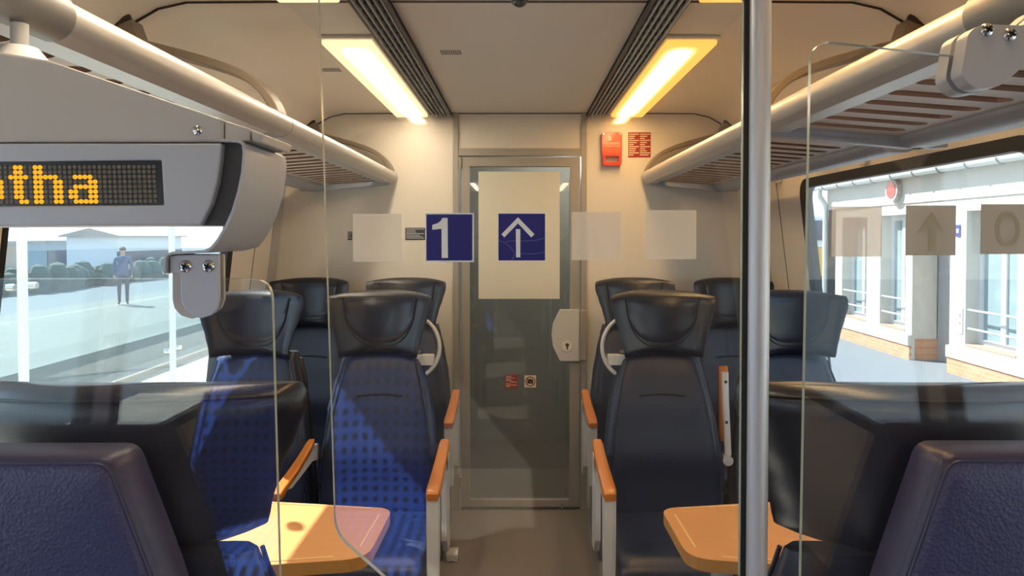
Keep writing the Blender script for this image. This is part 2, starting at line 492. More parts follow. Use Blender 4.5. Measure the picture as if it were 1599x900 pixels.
WIN = [(1.74, 3.245), (-0.50, 1.42), (-2.1, -0.62)]
WZ = (0.70, 1.735)
for side, nm in ((-1, 'left'), (1, 'right')):
    mb = strip(side, LOW, Y0, YW)
    # window belt: one flat inclined panel with rounded openings
    t = MB(); holes = [rrect(1.80 if side < 0 and a == 1.74 else a, b, WZ[0], WZ[1], 0.075) for a, b in WIN]
    t.plate([(Y0, 0.60), (YW, 0.60), (YW, 1.80), (Y0, 1.80)], 0.0, 0.035, 'yz', holes)
    for v in t.bm.verts: v.co.x = side * (wallX(v.co.z) + v.co.x)
    mb.add(t.bm)
    mb.add(strip(side, HIGH, Y0, YW).bm)
    wl = struct(obj('wall_' + nm, mb, M['wall'], smooth=35))
    for k, (a, b) in enumerate(WIN):
        if side < 0 and k == 0: a = 1.80
        wn = bpy.data.objects.new('window_%d' % (k + 1 + (3 if side > 0 else 0)), None); COL.objects.link(wn); struct(wn)
        wn.location = (side * wallX(1.2), (a + b) / 2, WZ[0])
        g = MB(); g.plate(rrect(a - 0.006, b + 0.006, WZ[0] - 0.006, WZ[1] + 0.006, 0.08), -0.004, 0.03, 'yz', [rrect(a + (0.012 if side < 0 and k == 0 else 0.042), b - 0.05, WZ[0] + 0.035, WZ[1] - 0.032, 0.06)])
        for v in g.bm.verts: v.co.x = side * (wallX(v.co.z) + v.co.x)
        obj('gasket', g, M['black'], wn, smooth=35)
        g = MB(); g.plate(rrect(a + 0.01, b - 0.01, WZ[0] + 0.01, WZ[1] - 0.01, 0.05), 0.018, 0.024, 'yz')
        for v in g.bm.verts: v.co.x = side * (wallX(v.co.z) + v.co.x)
        obj('glass', g, M['window'], wn)
        if side < 0 and k == 0:
            # round sticker on the glass whose shadow lies on the table
            q = MB(); zc = 1.644; yc = 2.34
            q.plate(circ(yc, zc, 0.027, 24), 0.012, 0.017, 'yz')
            for v in q.bm.verts: v.co.x = side * (wallX(v.co.z) + v.co.x)
            obj('round_sticker', q, M['reddark'], wn)
    # vertical joints between the wall panels
    for j, yy in enumerate((3.52, 1.65)):
        q = MB(); q.sweep([(side * (wallX(z) - 0.0005), yy + 0.02 * (z - 1.2), z) for z in (0.05, 0.6, 1.2, 1.79)], [(-0.002, -0.001), (0.002, -0.001), (0.002, 0.001), (-0.002, 0.001)], up=Vector((0, 1, 0)))
        struct(obj('trim_%d' % (j + 1 + (2 if side > 0 else 0)), q, M['joint']))
    # corner strip at the end wall
    q = MB(); q.loft([[(side * (wallX(z) - 0.03), YW - 0.001, z), (side * (wallX(z) + 0.002), YW - 0.001, z), (side * (wallX(z) + 0.002), YW - 0.05, z), (side * (wallX(z) - 0.004), YW - 0.05, z)] for z in (0.02, 0.6, 1.795)])
    struct(obj('trim_%d' % (5 + (side > 0)), q, M['grey']))

mb = MB(); mb.box(-1.45, 1.45, Y0, YW + 1.5, -0.08, 0.0); struct(obj('floor', mb, M['floor']))
mb = MB(); mb.box(-0.68, 0.68, Y0, YW, ZC, ZC + 0.03); struct(obj('ceiling', mb, M['ceiling']))
mb = MB(); mb.box(-1.38, 1.38, Y0 - 0.1, YW + 1.6, 2.20, 2.28)
mb.loft([[(x, y, z) for x, z in ((-1.46, 2.0), (-1.40, 2.55), (-1.1, 2.9), (1.1, 2.9), (1.40, 2.55), (1.46, 2.0), (1.43, 2.0), (1.36, 2.5), (1.08, 2.86), (-1.08, 2.86), (-1.36, 2.5), (-1.43, 2.0))] for y in (Y0 - 0.1, YW + 1.6)])
struct(obj('ceiling_outer_roof', mb, M['grey']))

# end wall with the door opening
full = [(-s_x, z) for s_x, z in LOW + HIGH] + [(s_x, z) for s_x, z in (LOW + HIGH)[::-1]]
DX0, DX1, DZ = -0.357, 0.362, 1.955
outline = [(-1.38, 0), ] + [(-x, z) for x, z in LOW[1:] + HIGH] + [(x, z) for x, z in HIGH[::-1] + LOW[:0:-1]] + [(1.38, 0), (DX1, 0), (DX1, DZ), (DX0, DZ), (DX0, 0)]
mb = MB(); mb.plate(outline, YW, YW + 0.04, 'xz'); struct(obj('wall_end', mb, M['wall']))
mb = MB(); mb.plate([(-1.38, 0)] + [(-x, z) for x, z in LOW[1:] + HIGH] + [(x, z) for x, z in HIGH[::-1] + LOW[:0:-1]] + [(1.38, 0)], Y0 - 0.04, Y0, 'xz'); struct(obj('wall_back', mb, M['vestibule']))
# dark line where ceiling meets the end wall, and the ceiling joint at the rack break
arch = [(s, z) for s, z in [(-x, z - 0.001) for x, z in HIGH[1:]] + [(x, z - 0.001) for x, z in HIGH[:0:-1]]]
for j, yy in enumerate((YW - 0.003, 2.0)):
    q = MB(); q.sweep([(x * 0.998, yy, z - 0.001) for x, z in arch], [(-0.003, -0.002), (0.003, -0.002), (0.003, 0.002), (-0.003, 0.002)], up=Vector((0, 1, 0)))
    struct(obj('trim_%d' % (7 + j), q, M['joint']))
# little space behind the door
mb = MB()
mb.box(-0.9, 0.9, YW + 1.30, YW + 1.34, 0, 2.2); mb.box(-0.94, -0.9, YW + 0.04, YW + 1.34, 0, 2.2); mb.box(0.9, 0.94, YW + 0.04, YW + 1.34, 0, 2.2); mb.box(-0.94, 0.94, YW + 0.04, YW + 1.34, 2.17, 2.2)
struct(obj('wall_cab', mb, M['cab']))
cl_ = bpy.data.lights.new('cab_fill_light', 'POINT'); cl_.energy = 14; cl_.shadow_soft_size = 0.15; cl_.color = (1, 0.98, 0.93)  # added unseen fill light, brightens the space behind the door glass
clo = bpy.data.objects.new('cab_fill_light', cl_); COL.objects.link(clo); clo.location = (0.3, YW + 0.75, 2.0)

# door frame and door
fr = MB()
fr.box(DX0, DX0 + 0.030, YW - 0.012, YW + 0.05, 0, ZC - 0.002); fr.box(DX1 - 0.030, DX1, YW - 0.012, YW + 0.05, 0, ZC - 0.002)
fr.box(DX0, DX1, YW - 0.010, YW + 0.05, 1.915, DZ)
struct(obj('trim_9', fr, M['door'], bevel=0.002))
dr = bpy.data.objects.new('door_1', None); COL.objects.link(dr); struct(dr); dr.location = (0, YW, 0)
LX0, LX1, LZ0, LZ1 = -0.313, 0.326, 0.012, 1.908
GX0, GX1, GZ0, GZ1 = -0.268, 0.272, 0.052, 1.858
mb = MB(); mb.plate([(LX0, LZ0), (LX1, LZ0), (LX1, LZ1), (LX0, LZ1)], YW - 0.004, YW + 0.032, 'xz', [[(GX0, GZ0), (GX1, GZ0), (GX1, GZ1), (GX0, GZ1)]])
obj('leaf_frame', mb, M['door'], dr, bevel=0.002)
mb = MB(); mb.box(GX0 - 0.005, GX1 + 0.005, YW + 0.010, YW + 0.016, GZ0 - 0.005, GZ1 + 0.005); obj('glass', mb, M['doorglass'], dr)
a = PX(747, 268, YW); b = PX(874, 467, YW)
mb = MB(); mb.box(a[0], b[0], YW + 0.002, YW + 0.008, b[1], a[1]); obj('white_panel', mb, M['panel'], dr)
mb = MB()
for zz in (1.845, 0.95, 0.12): mb.cyl((LX0 - 0.004, YW - 0.012, zz), (LX0 - 0.004, YW - 0.012, zz + 0.06), 0.009, n=10)
obj('hinges', mb, M['door'], dr, smooth=True)
mb = MB(); mb.box(LX0, LX1, YW - 0.008, YW + 0.02, 0.001, 0.012)
for i in range(18): mb.box(LX0 + 0.035 * i, LX0 + 0.035 * i + 0.02, YW - 0.012, YW, 0.0005, 0.006)
obj('threshold_brush', mb, M['black'], dr)
# lock box
lk = [PX(874, 483, YW), PX(904, 483, YW), PX(904, 563, YW), PX(874, 563, YW), PX(863, 540, YW), PX(861, 522, YW), PX(863, 505, YW)]
mb = MB(); mb.plate(lk, YW - 0.035, YW - 0.004, 'xz'); lo = obj('lock_box', mb, M['lightgrey'], dr, bevel=0.004)
c = PX(885, 539, YW)
mb = MB(); mb.cyl((c[0], YW - 0.035, c[1]), (c[0], YW - 0.041, c[1]), 0.031, 0.028, n=28); cy = obj('key_cylinder', mb, M['panel'], lo, smooth=True)
mb = MB(); mb.cyl((c[0], YW - 0.0405, c[1] + 0.006), (c[0], YW - 0.0425, c[1] + 0.006), 0.010, n=16); mb.box(c[0] - 0.004, c[0] + 0.004, YW - 0.0425, YW - 0.0405, c[1] - 0.018, c[1]); obj('keyhole', mb, M['joint'], lo)
a = PX(905, 484, YW); b = PX(915, 561, YW)
mb = MB(); mb.box(a[0], b[0], YW - 0.034, YW - 0.012, b[1], a[1], 0.003); obj('strike_box', mb, M['door'], dr)
# red notice and no-photography sign on the door glass
a = PX(789, 586, YW); b = PX(808, 607, YW)
mb = MB(); mb.box(a[0], b[0], YW + 0.0085, YW + 0.0095, b[1], a[1]); n1 = obj('red_notice', mb, M['reddark'], dr)
mb = MB()
for i, (u0, u1) in enumerate(((.05, .5), (.05, .75), (.05, .45), (.05, .6), (.4, .95), (.05, .4), (.05, .95), (.05, .4))):
    z = a[1] - 0.008 - i * 0.0078; mb.box(a[0] + (b[0] - a[0]) * u0, a[0] + (b[0] - a[0]) * u1, YW + 0.0080, YW + 0.0087, z - 0.003, z)
obj('printed_lines', mb, M['creamprint'], n1)
a = PX(819, 587, YW); b = PX(837, 606, YW)
mb = MB(); mb.box(a[0], b[0], YW + 0.0085, YW + 0.0095, b[1], a[1]); n2 = obj('no_camera_sign', mb, M['creamprint'], dr)
cx, cz = (a[0] + b[0]) / 2, (a[1] + b[1]) / 2
mb = MB(); mb.box(cx - 0.016, cx + 0.016, YW + 0.0078, YW + 0.0087, cz - 0.012, cz + 0.010); mb.box(cx - 0.006, cx + 0.006, YW + 0.0078, YW + 0.0087, cz + 0.010, cz + 0.014); obj('camera_symbol', mb, M['ink'], n2)
mb = MB(); mb.plate(circ(cx, cz, 0.027, 28), YW + 0.0070, YW + 0.0078, 'xz', [circ(cx, cz, 0.022, 28)])
mb.plate([(cx - 0.019, cz + 0.016), (cx - 0.016, cz + 0.019), (cx + 0.019, cz - 0.016), (cx + 0.016, cz - 0.019)], YW + 0.0070, YW + 0.0078, 'xz')
obj('ban_ring', mb, M['ringred'], n2)
c = PX(877, 794, YW); mb = MB(); mb.cyl((c[0], YW - 0.022, 0.02), (c[0], YW - 0.004, 0.02), 0.008, n=10); obj('floor_bolt', mb, M['chrome'], dr, smooth=True)

# ------------------------------------------------------------------ ceiling lamps, grilles, vents, dome
lampspots = [(-1, 2.34, 3.76), (1, 2.34, 3.76), (-1, 0.55, 1.93), (1, 0.55, 1.93), (-1, -2.3, -0.6), (1, -2.3, -0.6)]
lamplabels = ['pale yellow glowing ceiling light beside the end wall, left of the door', 'orange glowing ceiling light beside the end wall, above the emergency brake',
              'ceiling light in the left row over the glass partition', 'ceiling light in the right row over the vertical pole',
              'ceiling light at the rear of the left row', 'ceiling light at the rear of the right row']
for (sd, ya, yb), lb in zip(lampspots, lamplabels):
    t = thing('ceiling_light', lb, 'light', (sd * 0.565, (ya + yb) / 2, ZC), group=None)
    x0, x1 = (0.487, 0.655) if sd > 0 else (-0.655, -0.487)
    mb = MB(); mb.box(x0 - 0.008, x1 + 0.008, ya - 0.012, yb + 0.012, ZC - 0.012, ZC - 0.001); obj('housing', mb, M['ceiling'], t, bevel=0.003)
    mb = MB(); mb.box(x0, x1, ya, yb, ZC - 0.030, ZC - 0.012, 0.006); obj('diffuser', mb, M['lampr'] if sd > 0 else M['lampl'], t)
for sd in (-1, 1):
    t = thing('air_grille', 'long black slotted ceiling air grille with thin metal lines, %s' % ('along the pale yellow light' if sd < 0 else 'along the orange light'), 'grille', (sd * 0.42, 1.4, ZC))
    x0, x1 = (0.362, 0.478) if sd > 0 else (-0.478, -0.362)
    mb = MB(); mb.box(x0, x1, -2.5, YW - 0.012, ZC - 0.010, ZC - 0.001)
    for k in range(40):
        y = 0.9 + 0.072 * k; mb.box(x0 + 0.018, x1 - 0.01, y, y + 0.03, ZC - 0.013, ZC - 0.009)
    for f in mb.bm.faces:
        if f.calc_center_median().z < ZC - 0.0105: f.material_index = 1
    obj('backing', mb, [M['black'], M['grillebar']], t)
    mb = MB()
    for i in range(5):
        x = x0 + 0.022 + (x1 - x0 - 0.036) * i / 4; mb.box(x - 0.0013, x + 0.0013, -2.5, YW - 0.013, ZC - 0.024, ZC - 0.009)
    obj('grille_mesh', mb, M['lightgrey'], t)
    mb = MB(); e = 0.362 * sd; f2 = 0.374 * sd
    mb.box(min(e, f2), max(e, f2), -2.5, YW - 0.012, ZC - 0.020, ZC - 0.001); obj('frame_strip', mb, M['darkgrey'], t)
for (px, py, lb) in ((704, 83, 'small slotted vent in the middle ceiling panel'), (517, 110, 'small slotted vent left of the pale yellow ceiling light')):
    Yv = (ZC - CAMZ) * F / (HOR - py); p = P(px, py, Yv)
    t = thing('ceiling_vent', lb, 'vent', (p.x, Yv, ZC))
    mb = MB(); mb.box(p.x - 0.04, p.x + 0.04, Yv - 0.035, Yv + 0.035, ZC - 0.0015, ZC - 0.0002); obj('plate', mb, M['ceiling'], t)
    mb = MB()
    for r in (-1, 1):
        for i in range(10): mb.box(p.x - 0.036 + i * 0.0075, p.x - 0.0315 + i * 0.0075, Yv + r * 0.016 - 0.013, Yv + r * 0.016 + 0.013, ZC - 0.0022, ZC - 0.001)
    obj('slots', mb, M['ink'], t)
t = thing('camera_dome', 'small black camera dome on the ceiling above the aisle', 'camera', (0, 1.95, ZC))
mb = MB(); mb.cyl((0, 1.95, ZC - 0.001), (0, 1.95, ZC - 0.010), 0.034, 0.030, n=28); obj('rim', mb, M['chrome'], t, smooth=True)
mb = MB(); mb.ball((0, 1.95, ZC - 0.008), 0.026); obj('dome', mb, mat('smoked_dome', '#08080a', 0.06), t, smooth=True)

# ------------------------------------------------------------------ luggage racks
RX, RZ, RR = 0.68, 1.80, 0.031
racklabels = {(-1, 0): 'nearer luggage rack above the left window, over the LED display', (-1, 1): 'farther luggage rack on the left, ending at the end wall',
              (1, 0): 'nearer luggage rack with oval slots above the right window', (1, 1): 'farther luggage rack on the right, ending near the emergency brake'}
for sd in (-1, 1):
    for k, (ya, yb) in enumerate(((-0.9, 1.955), (2.03, 3.77))):
        t = thing('luggage_rack', racklabels[(sd, k)], 'luggage rack', (sd * 0.9, (ya + yb) / 2, 1.72))
        mb = MB(); mb.cyl((sd * RX, ya, RZ), (sd * RX, yb + (0.07 if k == 0 else 0), RZ), RR, n=28)
        obj('front_rail', mb, M['alurail'], t, smooth=True)
        # slotted shelf
        holes = []; n = int((yb - ya - 0.1) / 0.1)
        for i in range(n):
            yy = yb - 0.11 - 0.1 * i if k == 0 else yb - 0.06 - 0.1 * i
            holes.append(rrect(0.755, 1.005, yy - 0.023, yy + 0.023, 0.0225, 4))
        mb = MB(); mb.plate([(0.69, ya), (1.06, ya), (1.06, yb), (0.69, yb)], -0.007, 0.007, 'xy', holes, edge_index=1)
        for v in mb.bm.verts:
            x = v.co.x; v.co.z += 1.788 - (x - 0.69) * 0.075; v.co.x = sd * x
        obj('slotted_shelf', mb, [M['rackwhite'], M['slotedge']], t)
        mb = MB(); mb.plate([(0.66, 1.776), (0.73, 1.776), (0.735, 1.768), (0.73, 1.764), (0.68, 1.764)], ya, yb, 'xz')
        for v in mb.bm.verts: v.co.x *= sd
        obj('rail_lip', mb, M['alurail'], t)
        # wall side gutter rail
        mb = MB(); mb.plate(roundpoly([(1.035, 1.772), (1.13, 1.772), (1.15, 1.745), (1.12, 1.722), (1.06, 1.722), (1.03, 1.745)], 0.015), ya, yb, 'xz')
        for v in mb.bm.verts: v.co.x *= sd
        obj('wall_rail', mb, M['silver'], t, smooth=40)
        for yy in (ya + 0.25, (ya + yb) / 2, yb - 0.25):
            mb = MB(); mb.box(min(sd * 1.09, sd * 1.276), max(sd * 1.09, sd * 1.276), yy - 0.02, yy + 0.02, 1.770, 1.794); obj('wall_arm', mb, M['silver'], t)
        # end beam across, and the arch rising to the ceiling
        ye = yb - 0.02
        mb = MB(); mb.plate(roundpoly([(0.665, 1.775), (0.70, 1.755), (1.06, 1.722), (1.17, 1.722), (1.15, 1.775), (0.72, 1.80)], 0.012), ye - 0.012, ye + 0.02, 'xz')
        for v in mb.bm.verts: v.co.x *= sd
        obj('end_beam', mb, M['silver'], t, bevel=0.004)
        pts = [(0.675, 1.785), (0.678, 1.83), (0.71, 1.885), (0.76, 1.925), (0.83, 1.955), (0.95, 1.99), (1.07, 2.02)]
        pts2 = []
        for i in range(len(pts) - 1):
            for q in range(4):
                p0 = Vector(pts[max(i - 1, 0)]); p1 = Vector(pts[i]); p2 = Vector(pts[i + 1]); p3 = Vector(pts[min(i + 2, len(pts) - 1)]); u = q / 4
                v = 0.5 * ((2 * p1) + (p2 - p0) * u + (2 * p0 - 5 * p1 + 4 * p2 - p3) * u * u + (3 * p1 - p0 - 3 * p2 + p3) * u ** 3); pts2.append((v.x, v.y))
        pts2.append(pts[-1]); ya2 = yb + 0.034 if k == 0 else yb - 0.03
        mb = MB(); mb.sweep([(sd * x, ya2, z) for x, z in pts2], [(-0.028, -0.010), (0.028, -0.010), (0.028, 0.010), (-0.028, 0.010)], up=Vector((0, 1, 0)) if False else Vector((0, 0, 1)))
        mb2 = MB()
        rings = []
        for i, (x, z) in enumerate(pts2):
            a = Vector(pts2[max(i - 1, 0)]); b = Vector(pts2[min(i + 1, len(pts2) - 1)]); d = (b - a).normalized(); nn = Vector((-d.y, d.x)) * 0.011
            rings.append([(sd * (x + nn.x), ya2 - 0.04, z + nn.y), (sd * (x + nn.x), ya2 + 0.04, z + nn.y), (sd * (x - nn.x), ya2 + 0.04, z - nn.y), (sd * (x - nn.x), ya2 - 0.04, z - nn.y)])
        mb.bm.free(); mb2.loft(rings); obj('end_arch', mb2, M['rackedge'], t, smooth=40, bevel=0.003)
        mb = MB(); mb.plate(roundpoly([(1.045, 2.00), (1.115, 1.985), (1.165, 2.005), (1.125, 2.055), (1.095, 2.078), (1.075, 2.085)], 0.004), ya2 - 0.032, ya2 + 0.032, 'xz')
        for v in mb.bm.verts: v.co.x *= sd
        wd = obj('arch_foot', mb, M['rackedge'], t, bevel=0.003)
        mb = MB(); mb.sweep([(sd * 1.072, ya2 - 0.034, 2.087), (sd * 1.12, ya2 - 0.034, 2.066), (sd * 1.17, ya2 - 0.034, 2.008)], [(-0.006, -0.006), (0.006, -0.006), (0.006, 0.006), (-0.006, 0.006)], up=Vector((0, 1, 0))); obj('dark_seal', mb, M['joint'], wd)
        if k == 0:
            mb = MB(); mb.cyl((sd * RX, -0.9, RZ), (sd * RX, 1.03, RZ), RR + 0.006, n=28); sv = obj('rail_sleeve', mb, M['sleeve'], t, smooth=True)
            mb = MB(); mb.box(sd * (RX - 0.028) - 0.003, sd * (RX - 0.028) + 0.003, -0.9, 1.025, RZ + 0.022, RZ + 0.030); obj('sleeve_slot', mb, M['darkgrey'], sv)

# ------------------------------------------------------------------ coat hooks, brake handle, notices
for i, (yy, lb) in enumerate(((2.62, 'small cream coat hook above the middle of the right window'), (3.47, 'small cream coat hook near the end wall, beyond the right window corner'))):
    z = 1.792; x = wallX(z)
    t = thing('coat_hook', lb, 'hook', (x, yy, z - 0.04))
    mb = MB(); mb.box(x - 0.012, x, yy - 0.024, yy + 0.024, z - 0.045, z + 0.006, 0.003); obj('plate', mb, M['wall'], t)
    mb = MB()
    for dy in (-0.012, 0.012): mb.tube([(x - 0.010, yy + dy, z - 0.004), (x - 0.028, yy + dy, z - 0.022), (x - 0.040, yy + dy * 1.3, z - 0.032), (x - 0.044, yy + dy * 1.6, z - 0.018)], 0.004, n=8)
    obj('prongs', mb, M['lightgrey'], t, smooth=True)

a = PX(939, 207, YW); b = PX(970, 260, YW); W_, H_ = b[0] - a[0], a[1] - b[1]
t = thing('emergency_brake', 'red and orange emergency brake handle on the end wall right of the door', 'emergency brake', ((a[0] + b[0]) / 2, YW, b[1]))
mb = MB(); mb.plate(roundpoly([(a[0], b[1] + H_ * .30), (b[0], b[1] + H_ * .30), (b[0], a[1] - .006), (b[0] - W_ * .3, a[1]), (a[0] + W_ * .3, a[1]), (a[0], a[1] - .006)], 0.008), YW - 0.030, YW - 0.001, 'xz')
hs = obj('housing', mb, M['red'], t, bevel=0.004)
mb = MB(); mb.plate(rrect(a[0] + W_ * .06, b[0] - W_ * .06, b[1] + H_ * .36, a[1] - H_ * .10, 0.004), YW - 0.034, YW - 0.029, 'xz'); obj('face', mb, M['orange'], hs, bevel=0.002)
mb = MB(); mb.plate(rrect(a[0] + 0.003, b[0] - 0.003, b[1], b[1] + H_ * .36, 0.012), YW - 0.040, YW - 0.012, 'xz', [rrect(a[0] + W_ * .17, b[0] - W_ * .17, b[1] + H_ * .10, b[1] + H_ * .28, 0.008)]); obj('pull_loop', mb, M['red'], t, bevel=0.003)
cx, cz = a[0] + W_ * .34, a[1] - H_ * .20
mb = MB(); mb.plate(circ(cx, cz, 0.0135, 20), YW - 0.0352, YW - 0.0338, 'xz', [circ(cx, cz, 0.0075, 16)]); mb.plate([(cx - .014, cz - .012), (cx - .008, cz - .016), (cx + .004, cz + .002), (cx, cz + .006)], YW - 0.0352, YW - 0.0338, 'xz'); obj('emblem', mb, M['creamprint'], hs)
obj('lettering', text_mb('NOTBREMSE', 0.0155, ((a[0] + b[0]) / 2, YW - 0.0345, a[1] - H_ * .375)), M['creamprint'], hs)
mb = MB(); mb.box(a[0] + W_ * .14, a[0] + W_ * .52, YW - 0.0352, YW - 0.0338, a[1] - H_ * .435, a[1] - H_ * .42); mb.box(a[0] + W_ * .57, a[0] + W_ * .90, YW - 0.0352, YW - 0.0338, a[1] - H_ * .435, a[1] - H_ * .42); obj('small_print', mb, M['creamprint'], hs)
for u in (.09, .91):
    for v in (.07, .55):
        mb = MB(); mb.cyl((a[0] + W_ * u, YW - 0.030, a[1] - H_ * v), (a[0] + W_ * u, YW - 0.0325, a[1] - H_ * v), 0.004, n=10)
        obj('rivet', mb, M['chrome'], hs)


def notice(name, label, x0, y0, x1, y1, m, rows, cols=1, ink='creamprint'):
    a = PX(x0, y0, YW); b = PX(x1, y1, YW)
    t = thing(name, label, 'notice', ((a[0] + b[0]) / 2, YW, b[1]))
    mb = MB(); mb.box(a[0], b[0], YW - 0.002, YW - 0.0002, b[1], a[1]); obj('sheet', mb, M[m], t)
    mb = MB(); h = (a[1] - b[1]) / (rows + 1); wd = (b[0] - a[0]) / cols
    for c in range(cols):
        for r in range(rows):
            u = 0.95 if r % 3 == 0 else random.uniform(.45, .9); z = a[1] - h * (r + 0.75)
            mb.box(a[0] + wd * c + wd * .05, a[0] + wd * c + wd * u, YW - 0.0028, YW - 0.0018, z - h * .28, z + h * .12)
    obj('printed_lines', mb, M[ink], t)


notice('red_notice', 'red printed notice on the end wall beside the emergency brake', 981, 207, 1016, 246, 'reddark', 11, 2)
notice('dark_notice', 'dark notice with pale lines on the end wall, left of the number sign', 633, 356, 664, 375, 'inkblue', 7, 1, 'lightgrey')
notice('dark_notice', 'tiny dark notice on the end wall above the back row on the left', 543, 362, 550, 375, 'inkblue', 4, 1, 'lightgrey')

# ------------------------------------------------------------------ seats


def ipol(tab, v):
    if v <= tab[0][0]: return tab[0][1]
    for (a, p), (b, q) in zip(tab, tab[1:]):
        if v <= b:
            u = (v - a) / (b - a); u = u * u * (3 - 2 * u) * 0.5 + u * 0.5
            return p + (q - p) * u
    return tab[-1][1]


BW = [(0.40, .220), (0.50, .234), (0.58, .234), (0.70, .219), (0.80, .207), (0.90, .186), (1.0, .160), (1.04, .152)]     # half width of the back
BY = [(0.40, -.01), (0.55, .0), (0.65, -.012), (0.80, .015), (1.04, .075)]                                         # front line of the back
HW = [(1.02, .145), (1.06, .150), (1.12, .164), (1.18, .183), (1.23, .198), (1.27, .200)]                          # half width of the headrest


def hfront(x, z, w):
    u = x / w; return 0.060 + 0.02 * (z - 1.03) / 0.24 - 0.085 * abs(u) ** 2.4


def back_rings(front_off=0.0, thick=0.085, z0=0.40, z1=1.035, shrink=0.0):
    rings = []; N = 17; zs = [z0 + (z1 - z0) * i / 22 for i in range(23)]
    for i, z in enumerate(zs):
        w = ipol(BW, z) - shrink; y0 = ipol(BY, z) + front_off
        ends = min(1, (i + 0.6) / 2.0, (22 - i + 0.6) / 2.0); ends = math.sqrt(max(0.05, ends))
        r = []
        for j in range(N):
            u = -1 + 2 * j / (N - 1); e = (1 - abs(u) ** 7) ** .5
            yf = y0 - 0.018 * abs(u) ** 3 * (1 if abs(u) < 0.8 else 1)
            mid = y0 + thick * 0.5
            r.append((u * w, mid + (yf - mid) * (0.25 + 0.75 * e) * ends, z))
        for j in range(N):
            u = 1 - 2 * j / (N - 1); e = (1 - abs(u) ** 5) ** .5; mid = y0 + thick * 0.5
            r.append((u * w * 0.985, mid + thick * 0.5 * (0.2 + 0.8 * e) * ends, z))
        rings.append(r)
    return rings


def head_rings():
    rings = []; N = 21; K = 16
    for i in range(K + 1):
        t = i / K; z = 1.028 + (1.272 - 1.028) * t
        e = min(1, (t + 0.02) / 0.10, (1 - t + 0.015) / 0.11); e = math.sqrt(max(0.06, e))
        w = ipol(HW, z) * (1 if t < 0.93 else 1 - 0.03 * (t - 0.93) / 0.07); r = []
        for j in range(N):
            u = -1 + 2 * j / (N - 1); yf = hfront(u * w, z, w); yb = yf + 0.085 - 0.015 * abs(u) ** 3 + 0.012 * (1 - u * u); mid = (yf + yb) / 2
            k = (1 - abs(u) ** 9) ** .5
            zz = z - (0.016 * abs(u) ** 2.5 * t)
            r.append((u * w, mid + (yf - mid) * (0.3 + 0.7 * k) * e, zz))
        for j in range(N):
            u = 1 - 2 * j / (N - 1); yf = hfront(u * w, z, w); yb = yf + 0.085 - 0.015 * abs(u) ** 3 + 0.012 * (1 - u * u); mid = (yf + yb) / 2
            k = (1 - abs(u) ** 7) ** .5
            zz = z - (0.016 * abs(u) ** 2.5 * t)
            r.append((u * w * 0.99, mid + (yb - mid) * (0.3 + 0.7 * k) * e, zz))
        rings.append(r)
    return rings


def pad_mesh():
    """leather pad let into the headrest: flat top, curved lower seam"""
    mb = MB(); NU, NV = 18, 12; V = {}
    def pt(u, v, off):
        hw = 0.148 * (1 - 0.0 * v); zt = 1.250 - 0.006 * u * u
        zb = 1.062 + 0.19 * (1 - math.sqrt(max(0, 1 - min(1, abs(u)) ** 2.6)))
        z = zb + (zt - zb) * v; x = u * hw * (0.93 + 0.07 * v)
        w = ipol(HW, z); return (x, hfront(x, z, w) - off, z)
    for i in range(NU + 1):
        for j in range(NV + 1):
            u = -1 + 2 * i / NU; v = j / NV; d = min(1, (1 - abs(u)) * 5, v * 5, (1 - v) * 5)
            V[i, j] = mb.bm.verts.new(pt(u, v, -0.006 + 0.011 * math.sqrt(max(0, d))))
    for i in range(NU):
        for j in range(NV):
            try: mb.bm.faces.new((V[i, j], V[i + 1, j], V[i + 1, j + 1], V[i, j + 1]))
            except ValueError: pass
    sm = [pt(-1 + 2 * i / 24, 0.0, 0.0012) for i in range(25)]
    return mb, sm


def cushion_rings():
    rings = []; N = 24
    for i in range(21):
        t = i / 20; y = -0.425 + 0.465 * t
        e = math.sqrt(max(0.08, min(1, (t + 0.015) / 0.16, (1 - t + 0.01) / 0.1)))
        zt = 0.455 - 0.02 * math.sin(PI * min(1, t * 1.1)) + 0.004; zb = 0.335; zc = (zt + zb) / 2; hz = (zt - zb) / 2; r = []
        for j in range(N):
            a = 2 * PI * j / N; cx = math.copysign(abs(math.cos(a)) ** 0.35, math.cos(a)); cz = math.copysign(abs(math.sin(a)) ** 0.45, math.sin(a))
            r.append((cx * 0.222, y, zc + cz * hz * e + (0.010 * abs(cx) ** 3 if cz > 0 else 0)))
        rings.append(r)
    return rings


